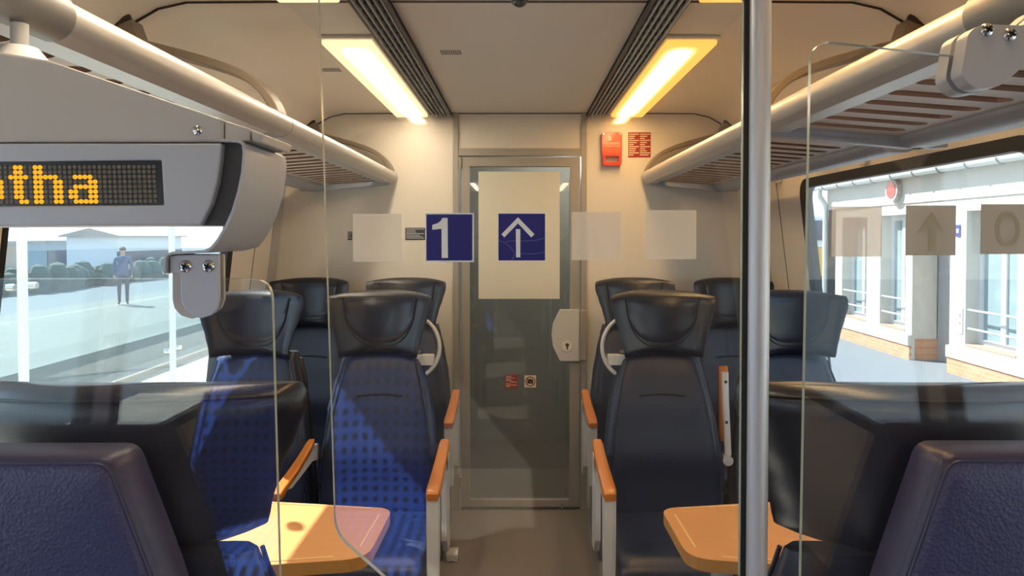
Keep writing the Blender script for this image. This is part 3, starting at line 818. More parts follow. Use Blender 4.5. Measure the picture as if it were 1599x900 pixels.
def armrest(t, x, raised=False, support=True, nm='armrest'):
    if not raised:
        mb = MB(); rings = []
        for i in range(15):
            u = i / 14; y = -0.405 + 0.385 * u; z = 0.668 + 0.062 * u ** 0.8 - 0.012 * math.sin(PI * u); hw = (0.023 if support else 0.0185) - 0.004 * u
            if i in (0, 14): hw *= 0.82
            h = 0.030 if u < 0.12 else 0.024
            if i == 0: z -= 0.003; h = 0.024
            rings.append([(x + a * hw, y, z + b * h - h) for a, b in ((-1, .25), (-.8, 0.0), (.8, 0.0), (1, .25), (1, .85), (.8, 1), (-.8, 1), (-1, .85))])
        mb.loft(rings); a = obj(nm, mb, M['wood'], t, smooth=40, world=False, bevel=0.002)
        if support:
            pr = [(-.400, .645), (-.340, .645), (-.345, .56), (-.352, .46), (-.36, .40), (-.372, .375), (-.388, .38), (-.395, .46), (-.402, .56)]
            mb = MB(); mb.plate(roundpoly(pr, 0.006), x - 0.019, x + 0.019, 'yz')
            mb.plate([(-.36, .645), (-.03, .685), (-.0, .64), (-.02, .62), (-.33, .60)], x - 0.010, x + 0.010, 'yz')
            mb.plate([(-.06, .66), (.05, .66), (.06, .30), (.0, .30), (-.05, .36)], x - 0.010, x + 0.010, 'yz')
            obj('bracket', mb, M['lightgrey'], a, world=False, bevel=0.005)
        else:
            mb = MB(); mb.plate(roundpoly([(-.34, .652), (-.28, .640), (-.05, .655), (0.02, .64), (.03, .70), (-.05, .705)], .01), x - 0.011, x + 0.011, 'yz'); obj('bracket', mb, M['lightgrey'], a, world=False, bevel=0.004)
    else:
        mb = MB(); mb.sweep([(x, 0.045 + 0.03 * (z - .66) / .33, z) for z in (0.70, 0.78, 0.86, 0.94, 0.985)], rrect(-0.0185, 0.0185, -0.014, 0.014, 0.01, 3), up=Vector((0, 1, 0)))
        a = obj(nm, mb, M['wood'], t, smooth=40, world=False, bevel=0.004)
        mb = MB(); mb.sweep([(x + dx, 0.022 + 0.03 * (z - .66) / .33, z) for z, dx in ((0.655, 0.006), (0.75, 0.003), (0.86, 0), (0.965, 0))], rrect(-0.013, 0.013, -0.010, 0.010, 0.007, 3), up=Vector((0, 1, 0)))
        mb.cyl((x + 0.001, 0.0, 0.640), (x + 0.001, 0.05, 0.640), 0.019, n=20)
        k = obj('bracket', mb, M['lightgrey'], a, smooth=40, world=False)
        for z in (0.78, 0.93):
            mb = MB(); mb.cyl((x, 0.0125 + 0.03 * (z - .66) / .33, z), (x, 0.0105 + 0.03 * (z - .66) / .33, z), 0.006, n=12)
            obj('screw', mb, M['darkgrey'], k, world=False)


MC = {}


def shared(key, name, make, m, t, **kw):
    if key in MC:
        o = MC[key].copy(); o.name = name; COL.objects.link(o); o.parent = t; return o
    o = obj(name, make(), m, t, world=False, **kw); MC[key] = o; return o


def seat(label, x, y, rz, s, aisle=True, centre=None, fabric=False, group=None, grip=True):
    """train seat; local front is -Y, s = local side of the aisle"""
    t = thing('train_seat', label, 'seat', (x, y, 0), rz, group)
    fk = 'f' if fabric else 'l'
    bk = shared('back' + fk, 'backrest', lambda: MB().loft(back_rings()), M['fabric'] if fabric else M['leather'], t, smooth=60)
    shared('lumbar' + fk, 'lumbar_seam', lambda: MB().tube([(u * 0.085, ipol(BY, 0.885 - 0.004 * u * u) - 0.001 - 0.006 * abs(u), 0.885 - 0.006 * u * u) for u in [i / 6 - 1 for i in range(13)]], 0.0035, n=8), M['seam'], bk, smooth=True)
    for q in (-1, 1):
        shared('pipe%d' % q + fk, 'edge_piping', lambda: MB().tube([(q * (ipol(BW, z) - 0.020), ipol(BY, z) - 0.0165, z) for z in [0.46 + 0.55 * i / 16 for i in range(17)]], 0.004, n=8), M['leather'], bk, smooth=True)
    shared('shell', 'back_shell', lambda: MB().loft([[(px_, py_ + 0.012, pz_) for px_, py_, pz_ in r] for r in back_rings(0.055, 0.075, 0.30, 1.0, 0.006)]), M['shell'], t, smooth=60)
    hr = shared('head', 'headrest', lambda: MB().loft(head_rings()), M['headrest'], t, smooth=60)
    pd = shared('pad', 'headrest_pad', lambda: pad_mesh()[0], M['pad'], hr, smooth=60)
    shared('padseam', 'pad_seam', lambda: MB().tube(pad_mesh()[1], 0.0022, n=6), M['seam'], hr, smooth=True)
    shared('rearseam', 'rear_seam', lambda: MB().tube([(p_[0], p_[1] + 0.0015, p_[2] + 0.001) for p_ in head_rings()[-2][22:41]], 0.0022, n=6), M['seam'], hr, smooth=True)
    shared('cush' + fk, 'seat_cushion', lambda: MB().loft(cushion_rings()), M['fabric'] if fabric else M['leather'], t, smooth=60)
    shared('ped', 'pedestal', lambda: MB().box(-0.215, 0.215, -0.30, 0.12, 0.0, 0.345, 0.012), M['shell'], t)
    if aisle:
        armrest(t, s * 0.252)
        if grip:
            k = s
            mb = MB(); pth = []
            for i in range(15):
                a = -1.05 + 2.1 * i / 14; pth.append((k * (0.118 + 0.103 * math.cos(a)), 0.085, 1.055 + 0.118 * math.sin(a)))
            mb.sweep(pth, [(0.008 * math.cos(2 * PI * i / 10), 0.011 * math.sin(2 * PI * i / 10)) for i in range(10)], up=Vector((0, 1, 0)))
            hg = obj('hand_grip', mb, M['lightgrey'], t, smooth=True, world=False)
            mb = MB(); mb.box(min(k * 0.13, k * 0.200), max(k * 0.13, k * 0.200), 0.075, 0.115, 0.985, 1.025, 0.004); obj('grip_flange', mb, M['lightgrey'], hg, world=False)
    if centre == 'down': armrest(t, -s * 0.242, support=False, nm='centre_armrest')
    elif centre == 'up': armrest(t, -s * 0.241, raised=True, nm='centre_armrest')
    return t


AX, WX_ = 0.5285, 1.012
seat('navy leather aisle seat facing the viewer, left of the aisle behind the beech table', -AX, 2.62, 0, 1, True, 'down')
seat('navy leather seat facing the viewer beside the left window', -WX_, 2.62, 0, 1, False)
seat('navy leather aisle seat facing the viewer, right of the aisle, raised armrest beside it', AX + 0.012, 2.62, 0, -1, True, 'up')
seat('navy leather seat facing the viewer beside the right window, behind the silver pole', WX_ + 0.024, 2.62, 0, -1, False)
seat('navy seat against the end wall, just left of the door', -AX - 0.034, 3.47, 0, 1, True, grip=False)
seat('navy seat against the end wall in the far left corner', -WX_ - 0.034, 3.47, 0, 1, False)
seat('navy seat against the end wall, just right of the door under the brake handle', AX + 0.046, 3.47, 0, -1, True, grip=False)
seat('navy seat against the end wall in the far right corner', WX_ + 0.052, 3.47, 0, -1, False)
seat('black seat seen from behind through the left glass pane, back to the viewer', -AX + 0.0, 1.113, PI, -1, False)
seat('black seat seen from behind through the right glass pane, back to the viewer', AX + 0.005, 1.113, PI, 1, False)
for o in list(COL.objects):
    if o.name.startswith('train_seat') and 'back to the viewer' in o.get('label', ''):
        for c in o.children:
            if c.name.startswith('headrest'): c.scale.x = 1.27; c.location.x = 0.055 if o.location.x < 0 else -0.055
# seats behind the viewer: they show only as reflections in the glass
seat('blue dotted fabric seat mirrored in the glass door left of the aisle', -AX, -0.85, PI, -1, True, fabric=True, grip=False)
seat('blue dotted fabric seat mirrored in the left glass pane', -WX_, -0.85, PI, -1, False, fabric=True)
seat('navy leather seat mirrored in the glass door right of the aisle', AX, -0.85, PI, 1, True, grip=False)

# ------------------------------------------------------------------ tables
for sd, lb in ((-1, 'beech table half in sunlight below the left window'), (1, 'orange beech table in shade on the right, behind the pole')):
    ZT = 0.74
    t = thing('folding_table', lb, 'table', (sd * 0.85, 1.76, 0))
    xa = 0.345 if sd < 0 else 0.385
    pl = [(xa, 1.905), (1.385, 2.05), (1.385, 1.45), (xa + 0.005, 1.605)]
    mb = MB(); mb.plate(roundpoly(pl, [0.045, 0.01, 0.01, 0.06]), ZT - 0.030, ZT, 'xy')
    for v in mb.bm.verts: v.co.x *= sd
    for f in mb.bm.faces: pass
    tp = obj('tabletop', mb, [M['table'], M['tableedge']], t, bevel=0.004)
    for p in tp.data.polygons:
        if abs(p.normal.z) < 0.5: p.material_index = 1
    mb = MB()
    def gl(a, b, wd=0.0022): mb.sweep([(sd * a[0], a[1], ZT + 0.0006), (sd * b[0], b[1], ZT + 0.0006)], [(-wd, -0.001), (wd, -0.001), (wd, 0.001), (-wd, 0.001)])
    gl((xa + 0.028, 1.86), (xa + 0.034, 1.66)); gl((xa + 0.055, 1.902), (1.36, 2.030)); gl((xa + 0.085, 1.612), (1.36, 1.470))
    obj('rim_lines', mb, M['groove'], tp)
    mb = MB(); mb.cyl((sd * 0.60 if sd < 0 else 0.505, 1.74, 0.02), (sd * 0.60 if sd < 0 else 0.505, 1.74, ZT - 0.03), 0.027, n=24); lg = obj('leg', mb, M['alurail'], t, smooth=True)
    mb = MB(); xx = sd * 0.60 if sd < 0 else 0.505; mb.cyl((xx, 1.74, 0.0), (xx, 1.74, 0.022), 0.075, 0.06, n=28); obj('foot', mb, M['alurail'], t, smooth=True)
    mb = MB(); mb.box(min(sd * 1.20, sd * 1.388), max(sd * 1.20, sd * 1.388), 1.62, 1.88, 0.66, ZT - 0.031, 0.006); obj('wall_bracket', mb, M['darkgrey'], t)

# ------------------------------------------------------------------ glass partitions, door, pole
GY = 0.88


def pxpoly(pts, Y=GY): return [PX(x, y, Y) for x, y in pts]


pole = P(1183, 450, GY)
t = thing('grab_pole', 'tall silver vertical grab pole right of the aisle', 'pole', (pole.x, GY, 0))
mb = MB(); mb.cyl((pole.x, GY, 0.01), (pole.x, GY, ZC - 0.03), 0.0142, n=32); obj('tube', mb, M['alu'], t, smooth=True)
mb = MB(); mb.cyl((pole.x, GY, 0), (pole.x, GY, 0.02), 0.035, 0.030, n=28); obj('floor_flange', mb, M['alurail'], t, smooth=True)
mb = MB(); mb.cyl((pole.x, GY, ZC - 0.02), (pole.x, GY, ZC), 0.030, 0.035, n=28); obj('ceiling_flange', mb, M['alurail'], t, smooth=True)
mb = MB(); mb.box(pole.x - 0.0195, pole.x - 0.0125, GY - 0.004, GY + 0.008, 0.55, 1.885); obj('rubber_seal', mb, M['black'], t)

t = thing('glass_door', 'clear glass door across the aisle carrying the number and arrow stickers', 'glass door', (0.0, GY, 0.6))
gx = pole.x - 0.0200
bl = PX(600, 900, GY)
poly = [PX(487, -342, GY), (gx, PX(487, -342, GY)[1]), (gx, PX(1163, 1390, GY)[1]), PX(523, 834, GY)]
mb = MB(); mb.plate(roundpoly(poly, [0, 0, 0, 0.022], 6), GY - 0.002, GY + 0.006, 'xz', edge_index=1); obj('pane', mb, [M['pane'], M['edge']], t)
YS = GY - 0.0028


def sticker(name, x0, y0, x1, y1, m, parent, yf=YS, label=None):
    a = PX(x0, y0, yf); b = PX(x1, y1, yf)
    mb = MB(); mb.box(a[0], b[0], yf, yf + 0.0006, b[1], a[1]); o = obj(name, mb, m, parent)
    if label: o['label'] = label
    return o


def fig(name, pts, m, parent, yf, up=0.0006, holes=()):
    mb = MB(); mb.plate([PX(x, y, yf) for x, y in pts], yf - up, yf - up + 0.0004, 'xz', [[PX(x, y, yf) for x, y in h] for h in holes]); return obj(name, mb, m, parent)


s1 = sticker('number_sticker', 664, 333, 740, 409.5, M['white'], t, label='blue sticker with a white number 1')
fig('blue_field', [(666, 335), (737.5, 335), (737.5, 407), (666, 407)], M['blue'], s1, YS, 0.0003)
fig('numeral', [(691, 340.5), (699, 340.5), (699.5, 403), (689.8, 403), (689.5, 357.5), (675, 359), (675, 351.5), (683, 349), (688, 345.5)], M['white'], s1, YS)
s2 = sticker('arrow_sticker', 777.5, 333, 852, 408, M['white'], t, label='blue sticker with a white upward arrow')
fig('blue_field', [(778.5, 334), (851, 334), (851, 407), (778.5, 407)], M['blue'], s2, YS, 0.0003)
fig('arrow_head', [(808.8, 339.5), (834.5, 366), (829.5, 371), (808.8, 349), (787.5, 371), (783, 366)], M['white'], s2, YS)
fig('arrow_shaft', [(805.5, 358), (812.5, 358), (812.5, 402), (806, 402)], M['white'], s2, YS)
mb = MB()
for pth in ([(779, 376), (788, 379), (797, 386), (804, 396)], [(790, 378), (800, 376), (815, 376.5), (835, 376), (851, 372)], [(799, 406), (805, 397), (818, 396), (828, 397), (840, 396), (851, 393)]):
    mb.tube([P(x, y, YS - 0.0003) for x, y in pth], 0.00022, n=5)
obj('scratches', mb, M['scratch'], s2)
sticker('blank_sticker', 551, 334, 627, 409, M['film_light'], t, label='pale back of a sticker, leftmost on the glass door')
sticker('blank_sticker', 893, 331, 969, 406.5, M['film_light'], t, label='pale back of a sticker right of the arrow')
sticker('blank_sticker', 1008, 328.5, 1087, 405, M['film_light'], t, label='pale back of a sticker nearest the pole')
mb = MB()
for z in (1.95, 1.90): mb.box(gx - 0.03, pole.x - 0.0145, GY - 0.008, GY + 0.012, z, z + 0.03, 0.004)
obj('pole_clamps', mb, M['silver'], t)

tl = thing('glass_partition', 'low clear glass pane with a rounded top corner, hung below the LED display', 'glass partition', (-0.8, GY, 0.5))
poly = pxpoly([(-700, 434), (424.5, 435.5), (437, 900), (455, 1500)]) + [PX(-700, 1500, GY)]
mb = MB(); mb.plate(roundpoly(poly, [0, 0.026, 0.02, 0, 0], 8), GY - 0.002, GY + 0.006, 'xz', edge_index=1); obj('pane', mb, [M['pane'], M['edge']], tl)
mb = MB(); mb.box(-1.33, -0.42, GY - 0.012, GY + 0.016, PX(0, 1500, GY)[1] - 0.02, PX(0, 1500, GY)[1] + 0.02, 0.004); mb.box(-1.34, -1.30, GY - 0.012, GY + 0.016, 0.0, 0.62, 0.004); mb.box(-0.46, -0.42, GY - 0.012, GY + 0.016, 0.0, 0.60, 0.004); obj('bottom_frame', mb, M['silver'], tl)

tr = thing('glass_partition', 'tall clear glass pane with a rounded top corner, clamped to the right luggage rack', 'glass partition', (0.8, GY, 0.5))
poly = pxpoly([(1266, 62), (1510, 90), (2380, 190), (2380, 1500), (1242, 1500), (1250, 900)])
mb = MB(); mb.plate(roundpoly(poly, [0.03, 0, 0, 0, 0.02, 0], 8), GY - 0.002, GY + 0.006, 'xz', edge_index=1); obj('pane', mb, [M['pane'], M['edge']], tr)
mb = MB(); zb = PX(0, 1500, GY)[1]; mb.box(0.42, 1.33, GY - 0.012, GY + 0.016, zb - 0.02, zb + 0.02, 0.004); mb.box(1.30, 1.34, GY - 0.012, GY + 0.016, 0.0, 0.62, 0.004); mb.box(0.42, 0.46, GY - 0.012, GY + 0.016, 0.0, 0.60, 0.004); obj('bottom_frame', mb, M['silver'], tr)
sticker('sticker_back', 1299, 322.5, 1376.5, 401, M['film_grey'], tr, label='pale grey back of a sticker, leftmost of three')
b2 = sticker('sticker_back', 1415, 321, 1492, 399, M['film_dark'], tr, label='taupe back of a sticker with a faint arrow')
b3 = sticker('sticker_back', 1532, 319, 1612, 397, M['film_dark'], tr, label='taupe back of a sticker with a faint round figure')
fig('ghost_arrow', [(1455, 330), (1474, 364), (1461, 358), (1461, 392), (1449, 392), (1449, 358), (1432, 364)], M['film_arrow'], b2, YS)
fig('ghost_figure', [(1573 + 20 * math.cos(i * PI / 12), 358 + 28 * math.sin(i * PI / 12)) for i in range(24)], M['film_arrow'], b3, YS, holes=[[(1573 + 13 * math.cos(i * PI / 12), 358 + 20 * math.sin(i * PI / 12)) for i in range(24)]])


def screw(px, py, Y, r, parent):
    p = P(px, py, Y); mb = MB(); mb.ball((p.x, Y, p.z), r, 1, 0.5, 1, 20, 12)
    for a in (0.5, 0.5 + PI / 2):
        k = MB(); k.box(-r * .52, r * .52, -0.001, 0.001, -r * .15, r * .15)
        for f in k.bm.faces: f.material_index = 1
        mb.add(k.bm, Matrix.Translation((p.x, Y - r * 0.46, p.z)) @ Matrix.Rotation(a, 4, 'Y'))
    obj('clamp_screw', mb, [M['chrome'], M['ink']], parent, smooth=40)


# right clamp to the rack rail
BYF = 0.855
pl = [(1512, 52), (1527, 40), (1548, 38), (1600, 40), (1640, 5), (1700, -20), (1725, 10), (1690, 60), (1599, 103), (1578, 121), (1560, 135), (1530, 139), (1514, 133), (1501, 115)]
cl = MB(); cl.plate(roundpoly([PX(x, y, BYF) for x, y in pl], 0.006, 4), BYF, GY - 0.0025, 'xz'); cl.plate(roundpoly([PX(x, y, BYF) for x, y in pl], 0.006, 4), GY + 0.0065, GY + 0.03, 'xz')
cb = obj('rack_clamp', cl, M['silver'], tr, bevel=0.002)
for x, y in ((1541, 47), (1577, 54)): screw(x, y, BYF, 0.0085, cb)

# ------------------------------------------------------------------ LED destination display on the left
DY = 0.84
disp = thing('led_display', 'grey overhead LED display box with amber dot letters, below the left luggage rack', 'display', (-0.7, 0.9, 1.4))
dz_bot = PX(200, 352, DY)[1]
body = [PX(-480, 84, DY), PX(0, 80, DY), PX(70, 92, DY), PX(346, 186, DY), PX(346, 221, DY), PX(-480, 223, DY)]
mb = MB(); mb.plate(body, DY + 0.004, DY + 0.115, 'xz'); obj('upper_cover', mb, M['grey'], disp, bevel=0.003)
mb = MB(); mb.plate([PX(347, 187, DY), PX(385, 199, DY), PX(387, 219, DY), PX(347, 220, DY)], DY + 0.006, DY + 0.115, 'xz'); mb.plate([PX(387.5, 200, DY), PX(408, 208, DY), PX(404, 222, DY), PX(389, 219, DY)], DY + 0.008, DY + 0.115, 'xz'); obj('cover_end', mb, M['grey'], disp, bevel=0.002)
curve = [PX(346, 224, DY), PX(344, 250, DY), PX(339, 285, DY), PX(330, 318, DY), PX(313, 351.5, DY)]
face = [PX(-480, 224, DY)] + curve + [PX(-480, 356, DY)]
scr = [PX(-430, 257, DY), PX(251.5, 250, DY), PX(255.5, 320.5, DY), PX(-430, 325, DY)]
mb = MB(); mb.plate(face, DY, DY + 0.115, 'xz', [scr]); obj('face_plate', mb, M['silver'], disp, bevel=0.002)
mb = MB(); mb.plate(scr, DY + 0.004, DY + 0.02, 'xz'); sn = obj('screen', mb, M['screen'], disp)
LIT = {0: [0, 1, 4, 5], 1: [0, 1, 4, 5], 2: [-1, 0, 1, 2, 4, 5, 6, 7, 8, 12, 13, 14, 15], 3: [0, 1, 4, 5, 8, 9, 15, 16, -4, -3], 4: [0, 1, 4, 5, 8, 9, 12, 13, 14, 15, 16, -4, -3],
       5: [0, 1, 4, 5, 8, 9, 11, 12, 15, 16, -4, -3], 6: [0, 1, 4, 5, 8, 9, 11, 12, 15, 16, -4, -3], 7: [1, 2, 4, 5, 8, 9, 12, 13, 14, 15, 16]}
m_on, m_off = MB(), MB()
for r in range(8):
    for c in range(-20, 29):
        x = 24.2 + 7.73 * c + 0.35 * r; y = 225 + (147 + 30.6 * r) / 4 - 0.005 * (x - 24); p = PX(x, y, DY + 0.004)
        on = c in LIT[r]
        (m_on if on else m_off).plate(circ(p[0], p[1], 0.0027 if on else 0.00235, 12), DY + 0.0030, DY + 0.0042, 'xz')
obj('unlit_dots', m_off, M['led_off'], sn); obj('lit_letters', m_on, M['led_on'], sn)
q = MB(); p = P(306, 203, DY); q.ball((p.x, DY + 0.004, p.z), 0.0062, 1, 0.5, 1); obj('cover_screw', q, M['chrome'], disp, smooth=True)
# charcoal recess beside the face
dk = [PX(346, 221, DY + .006), PX(381, 221, DY + .006), PX(379, 255, DY + .006), PX(371, 300, DY + .006), PX(361, 330, DY + .006), PX(352, 352, DY + .006), PX(311, 352, DY + .006)]
mb = MB(); mb.plate(dk, DY + 0.010, DY + 0.115, 'xz'); obj('end_recess', mb, M['darkgrey'], disp)
# curved bracket strip
pc = [PX(x, y, DY) for x, y in ((346, 219.5), (362, 219.8), (374, 221), (381, 226), (382.5, 240), (380, 270), (374, 300), (365, 330), (354, 355), (342, 375), (332, 387), (322, 392.5), (300, 394), (272, 395), (262, 398), (258.5, 406), (258.5, 424), (260, 427))]
rings = []
for i, p in enumerate(pc):
    a = Vector(pc[max(i - 1, 0)]); b = Vector(pc[min(i + 1, len(pc) - 1)]); d = (b - a).normalized(); nn = Vector((-d.y, d.x)) * 0.0016
    yb = DY + 0.145 if i < 11 else DY + 0.06 + 0.085 * max(0, (13 - i)) / 3
    rings.append([(p[0] + nn.x, DY - 0.003, p[1] + nn.y), (p[0] + nn.x, yb, p[1] + nn.y), (p[0] - nn.x, yb, p[1] - nn.y), (p[0] - nn.x, DY - 0.003, p[1] - nn.y)])
mb = MB(); mb.loft(rings); br = obj('bracket_strip', mb, M['silver'], disp, smooth=40)
# hanging plate with two screws, clamping the glass pane
bp = [PX(x, y, DY) for x, y in ((276, 398), (340, 398), (341, 470), (338, 482), (328, 493), (312, 498), (298, 495), (286, 485), (280, 470), (279, 435), (276, 428), (262, 427), (262, 400))]
mb = MB(); mb.plate(bp, DY + 0.004, DY + 0.008, 'xz'); k = obj('clamp_plate', mb, M['silver'], br, bevel=0.0015)
bp2 = [PX(x, y, GY) for x, y in ((287, 397), (346, 397), (347, 468), (342, 482), (332, 490), (316, 494), (300, 489), (290, 478), (287, 465))]
mb = MB(); mb.plate(bp2, GY - 0.030, GY - 0.0025, 'xz'); mb.plate(bp2, GY + 0.0065, GY + 0.012, 'xz'); obj('clamp_block', mb, M['grey'], br, bevel=0.0015)
for x, y in ((290, 416), (325.5, 416)): screw(x, y, DY + 0.004, 0.0078, br)
# peg holding the box under the rack rail
p = P(31, 84, 0.94)
mb = MB(); mb.cyl((p.x, 0.94, p.z - 0.01), (p.x, 0.94, RZ - 0.0375), 0.0105, n=20); mb.cyl((p.x, 0.94, p.z - 0.010), (p.x, 0.94, p.z + 0.008), 0.036, 0.022, n=24); obj('hanger_peg', mb, M['lightgrey'], disp, smooth=40)

# ------------------------------------------------------------------ padded leaning backs in front of the glass
for sd, lb, x0 in ((-1, 'violet blue leather back cushion in the lower left corner, in front of the glass', None), (1, 'violet blue leather back cushion in the lower right corner, in front of the glass', None)):
    t = thing('back_cushion', lb, 'cushion', (sd * 0.70, 0.83, 0.62))
    xi = [(0.466, 1.227), (0.407, 1.066), (0.375, 0.93), (0.37, 0.80), (0.40, 0.70), (0.48, 0.66)] if sd < 0 else [(0.487, 1.230), (0.432, 1.066), (0.395, 0.93), (0.385, 0.80), (0.41, 0.70), (0.48, 0.66)]
    cxx = 0.70
    out = [(sd * x, z) for x, z in xi] + [(sd * (2 * cxx - x), z) for x, z in xi[::-1]]
    out = roundpoly(out, [0.016] + [0.05] * (len(xi) - 1) + [0.05] * (len(xi) - 1) + [0.016], 4)
    ctr = Vector((sd * cxx, 0.95))
    def ring(k, y): return [(ctr.x + (a - ctr.x) * k, y, ctr.y + (b - ctr.y) * k) for a, b in out]
    mb = MB(); mb.loft([ring(0.985, 0.866), ring(1.0, 0.860), ring(1.0, 0.812), ring(0.992, 0.804), ring(0.975, 0.801)])
    o = obj('padded_body', mb, M['bluehiderim'], t, smooth=50)
    fr_ = [ring(0.978, 0.8025), ring(0.965, 0.797), ring(0.93, 0.794), ring(0.85, 0.7925), ring(0.6, 0.791), ring(0.3, 0.7905)]
    mb = MB(); mb.loft(fr_); obj('front_panel', mb, M['bluehide'], t, smooth=60)
    mb = MB(); mb.tube(ring(0.977, 0.8005), 0.0018, n=6, closed=True, up=Vector((0, 1, 0))); obj('piping', mb, M['bluehiderim'], t, smooth=True)
    mb = MB(); mb.box(sd * cxx - 0.12, sd * cxx + 0.12, 0.866, GY - 0.0022, 0.80, 1.05); obj('mounting_plate', mb, M['darkgrey'], t)

# door stop on the floor
p = P(703, 872, 3.2) + Vector((0.010, 0, 0))
t = thing('door_stop', 'small grey metal door stop on the aisle floor by the left seats', 'door stop', (p.x, 3.2, 0))
mb = MB(); mb.plate(roundpoly([(3.17, 0.0), (3.235, 0.0), (3.235, 0.042), (3.215, 0.046), (3.18, 0.030)], 0.008), p.x - 0.026, p.x + 0.026, 'yz'); obj('body', mb, M['alurail'], t, bevel=0.006)
mb = MB(); mb.cyl((p.x, 3.2, 0), (p.x, 3.2, 0.004), 0.030, n=20); obj('base', mb, M['darkgrey'], t)

# ------------------------------------------------------------------ outside, right: platform and station building
ZP = -0.25
mb = MB(); mb.box(1.75, 9, -6, 40, ZP - 0.5, ZP); struct(obj('ground_right_platform', mb, M['asphalt']))
mb = MB(); mb.box(2.6, 2.75, -6, 40, ZP, ZP + 0.004); q = MB(); struct(obj('ground_platform_line', mb, M['line']))
mb = MB(); mb.box(-80, 80, -40, 160, -1.6, -1.05); struct(obj('ground', mb, M['yard']))
FX = 5.5
st = thing('station_building', 'white station building with barred windows beyond the right window', 'building', (FX + 1.5, 6, ZP))
wy0, wy1 = -3.0, 12.55
wins = [(7.77, 8.67), (10.02, 10.73), (11.15, 12.0), (5.3, 6.3)]
wz0, wz1 = 0.14, 1.80
door = (8.98, 9.85)
outl = [(wy0, ZP), (door[0], ZP), (door[0], 1.86), (door[1], 1.86), (door[1], ZP), (wy1, ZP), (wy1, 2.46), (wy0, 2.46)]
mb = MB(); mb.plate(outl, FX, FX + 0.35, 'yz', [[(a, wz0), (b, wz0), (b, wz1), (a, wz1)] for a, b in wins])
mb.box(FX, FX + 4, wy1 - 0.3, wy1, ZP, 2.46); mb.box(FX + 3.9, FX + 4.1, wy0, wy1, ZP, 2.46); mb.box(FX, FX + 4, wy0, wy0 + 0.3, ZP, 2.46)
wl = obj('wall', mb, M['stucco'], st)
mb = MB()
for a, b in ((wy0, door[0] - 0.0), (door[1], wy1)): mb.box(FX - 0.035, FX, a, b, ZP, -0.05)
obj('brick_plinth', mb, M['brick'], st)
mb = MB()
for a, b in ((wy0, door[0]), (door[1], wy1)): mb.box(FX - 0.055, FX, a, b, -0.05, 0.10)
obj('plinth_ledge', mb, M['stucco'], st, bevel=0.006)
mb = MB(); mb.box(FX - 0.02, FX, wy0, wy1, 1.955, 2.46); obj('frieze', mb, M['stucco'], st)
mb = MB(); mb.loft([[(FX - 0.16, y, 2.43), (FX + 2.0, y, 3.35), (FX + 4.4, y, 2.42), (FX + 4.4, y, 2.36), (FX + 2.0, y, 3.25), (FX - 0.16, y, 2.37)] for y in (wy0 - 0.2, wy1 + 0.25)]); obj('roof', mb, M['roof'], st)
mb = MB(); mb.box(FX + 0.36, FX + 0.42, door[0], door[1], ZP, 1.86); mb.box(FX + 0.33, FX + 0.36, door[0], door[0] + 0.1, ZP, 1.86); d_ = obj('door_leaf', mb, M['stuccogrey'], st)
mb = MB(); mb.box(FX + 0.05, FX + 0.36, door[1] - 0.012, door[1], ZP, 0.05); obj('brick_reveal', mb, M['brick'], st)
for a, b in wins:
    fm = MB(); hh = [[(a + .07, wz0 + .08), ((a + b) / 2 - .04, wz0 + .08), ((a + b) / 2 - .04, wz1 - .08), (a + .07, wz1 - .08)], [((a + b) / 2 + .04, wz0 + .08), (b - .07, wz0 + .08), (b - .07, wz1 - .08), ((a + b) / 2 + .04, wz1 - .08)]]
    fm.plate([(a, wz0), (b, wz0), (b, wz1), (a, wz1)], FX + 0.16, FX + 0.22, 'yz', hh); wf = obj('window', fm, M['pvc'], st)
    g = MB(); g.box(FX + 0.185, FX + 0.195, a + .05, b - .05, wz0 + .06, wz1 - .06); obj('pane', g, M['winpane'], wf)
    g = MB(); g.box(FX - 0.01, FX + 0.16, a, b, wz0 - 0.0, wz0 + 0.02); obj('window_sill', g, M['sill'], wf)
    g = MB()
    for z in (0.35, 0.58): g.cyl((FX + 0.03, a, z), (FX + 0.03, b, z), 0.014, n=10)
    obj('guard_bars', g, M['zinc'], wf, smooth=True)
    g = MB(); g.box(FX + .2, FX + .21, a - .05, b + .05, wz0 - .05, wz1 + .05); obj('dark_room', g, M['winpane'], wf)
GXX = 5.33; gz = 2.36
gt = MB(); gt.sweep([(GXX, wy0 - 0.1, gz), (GXX, wy1 + 0.15, gz)], [(0.062 * math.cos(PI + PI * i / 10), 0.062 * math.sin(PI + PI * i / 10)) for i in range(11)] + [(0.05 * math.cos(2 * PI - PI * i / 10), 0.05 * math.sin(2 * PI - PI * i / 10)) for i in range(11)])
gu = obj('gutter', gt, M['zinc'], st, smooth=40)
g = MB(); y = 5.0
while y < wy1:
    g.sweep([(GXX + 0.066 * math.cos(PI + PI * i / 10), y, gz + 0.066 * math.sin(PI + PI * i / 10)) for i in range(11)], [(-0.012, -0.003), (0.012, -0.003), (0.012, 0.003), (-0.012, 0.003)], up=Vector((0, 1, 0))); y += 0.56
obj('gutter_brackets', g, M['sleeve'], gu)
g = MB(); g.tube([(GXX, wy1 - 0.02, gz - 0.05), (GXX, wy1 - 0.02, gz - 0.16), (GXX + 0.10, wy1 - 0.02, gz - 0.30), (FX - 0.06, wy1 - 0.02, gz - 0.42), (FX - 0.06, wy1 - 0.02, ZP)], 0.045, n=12); obj('downpipe', g, M['zinc'], st, smooth=True)
g = MB(); Yp = FX * F / (1502 - CX); g.box(FX - 0.012, FX, Yp - 0.045, Yp + 0.045, 0.27, 0.60, 0.004); ip = obj('intercom_plate', g, M['pvc'], st)
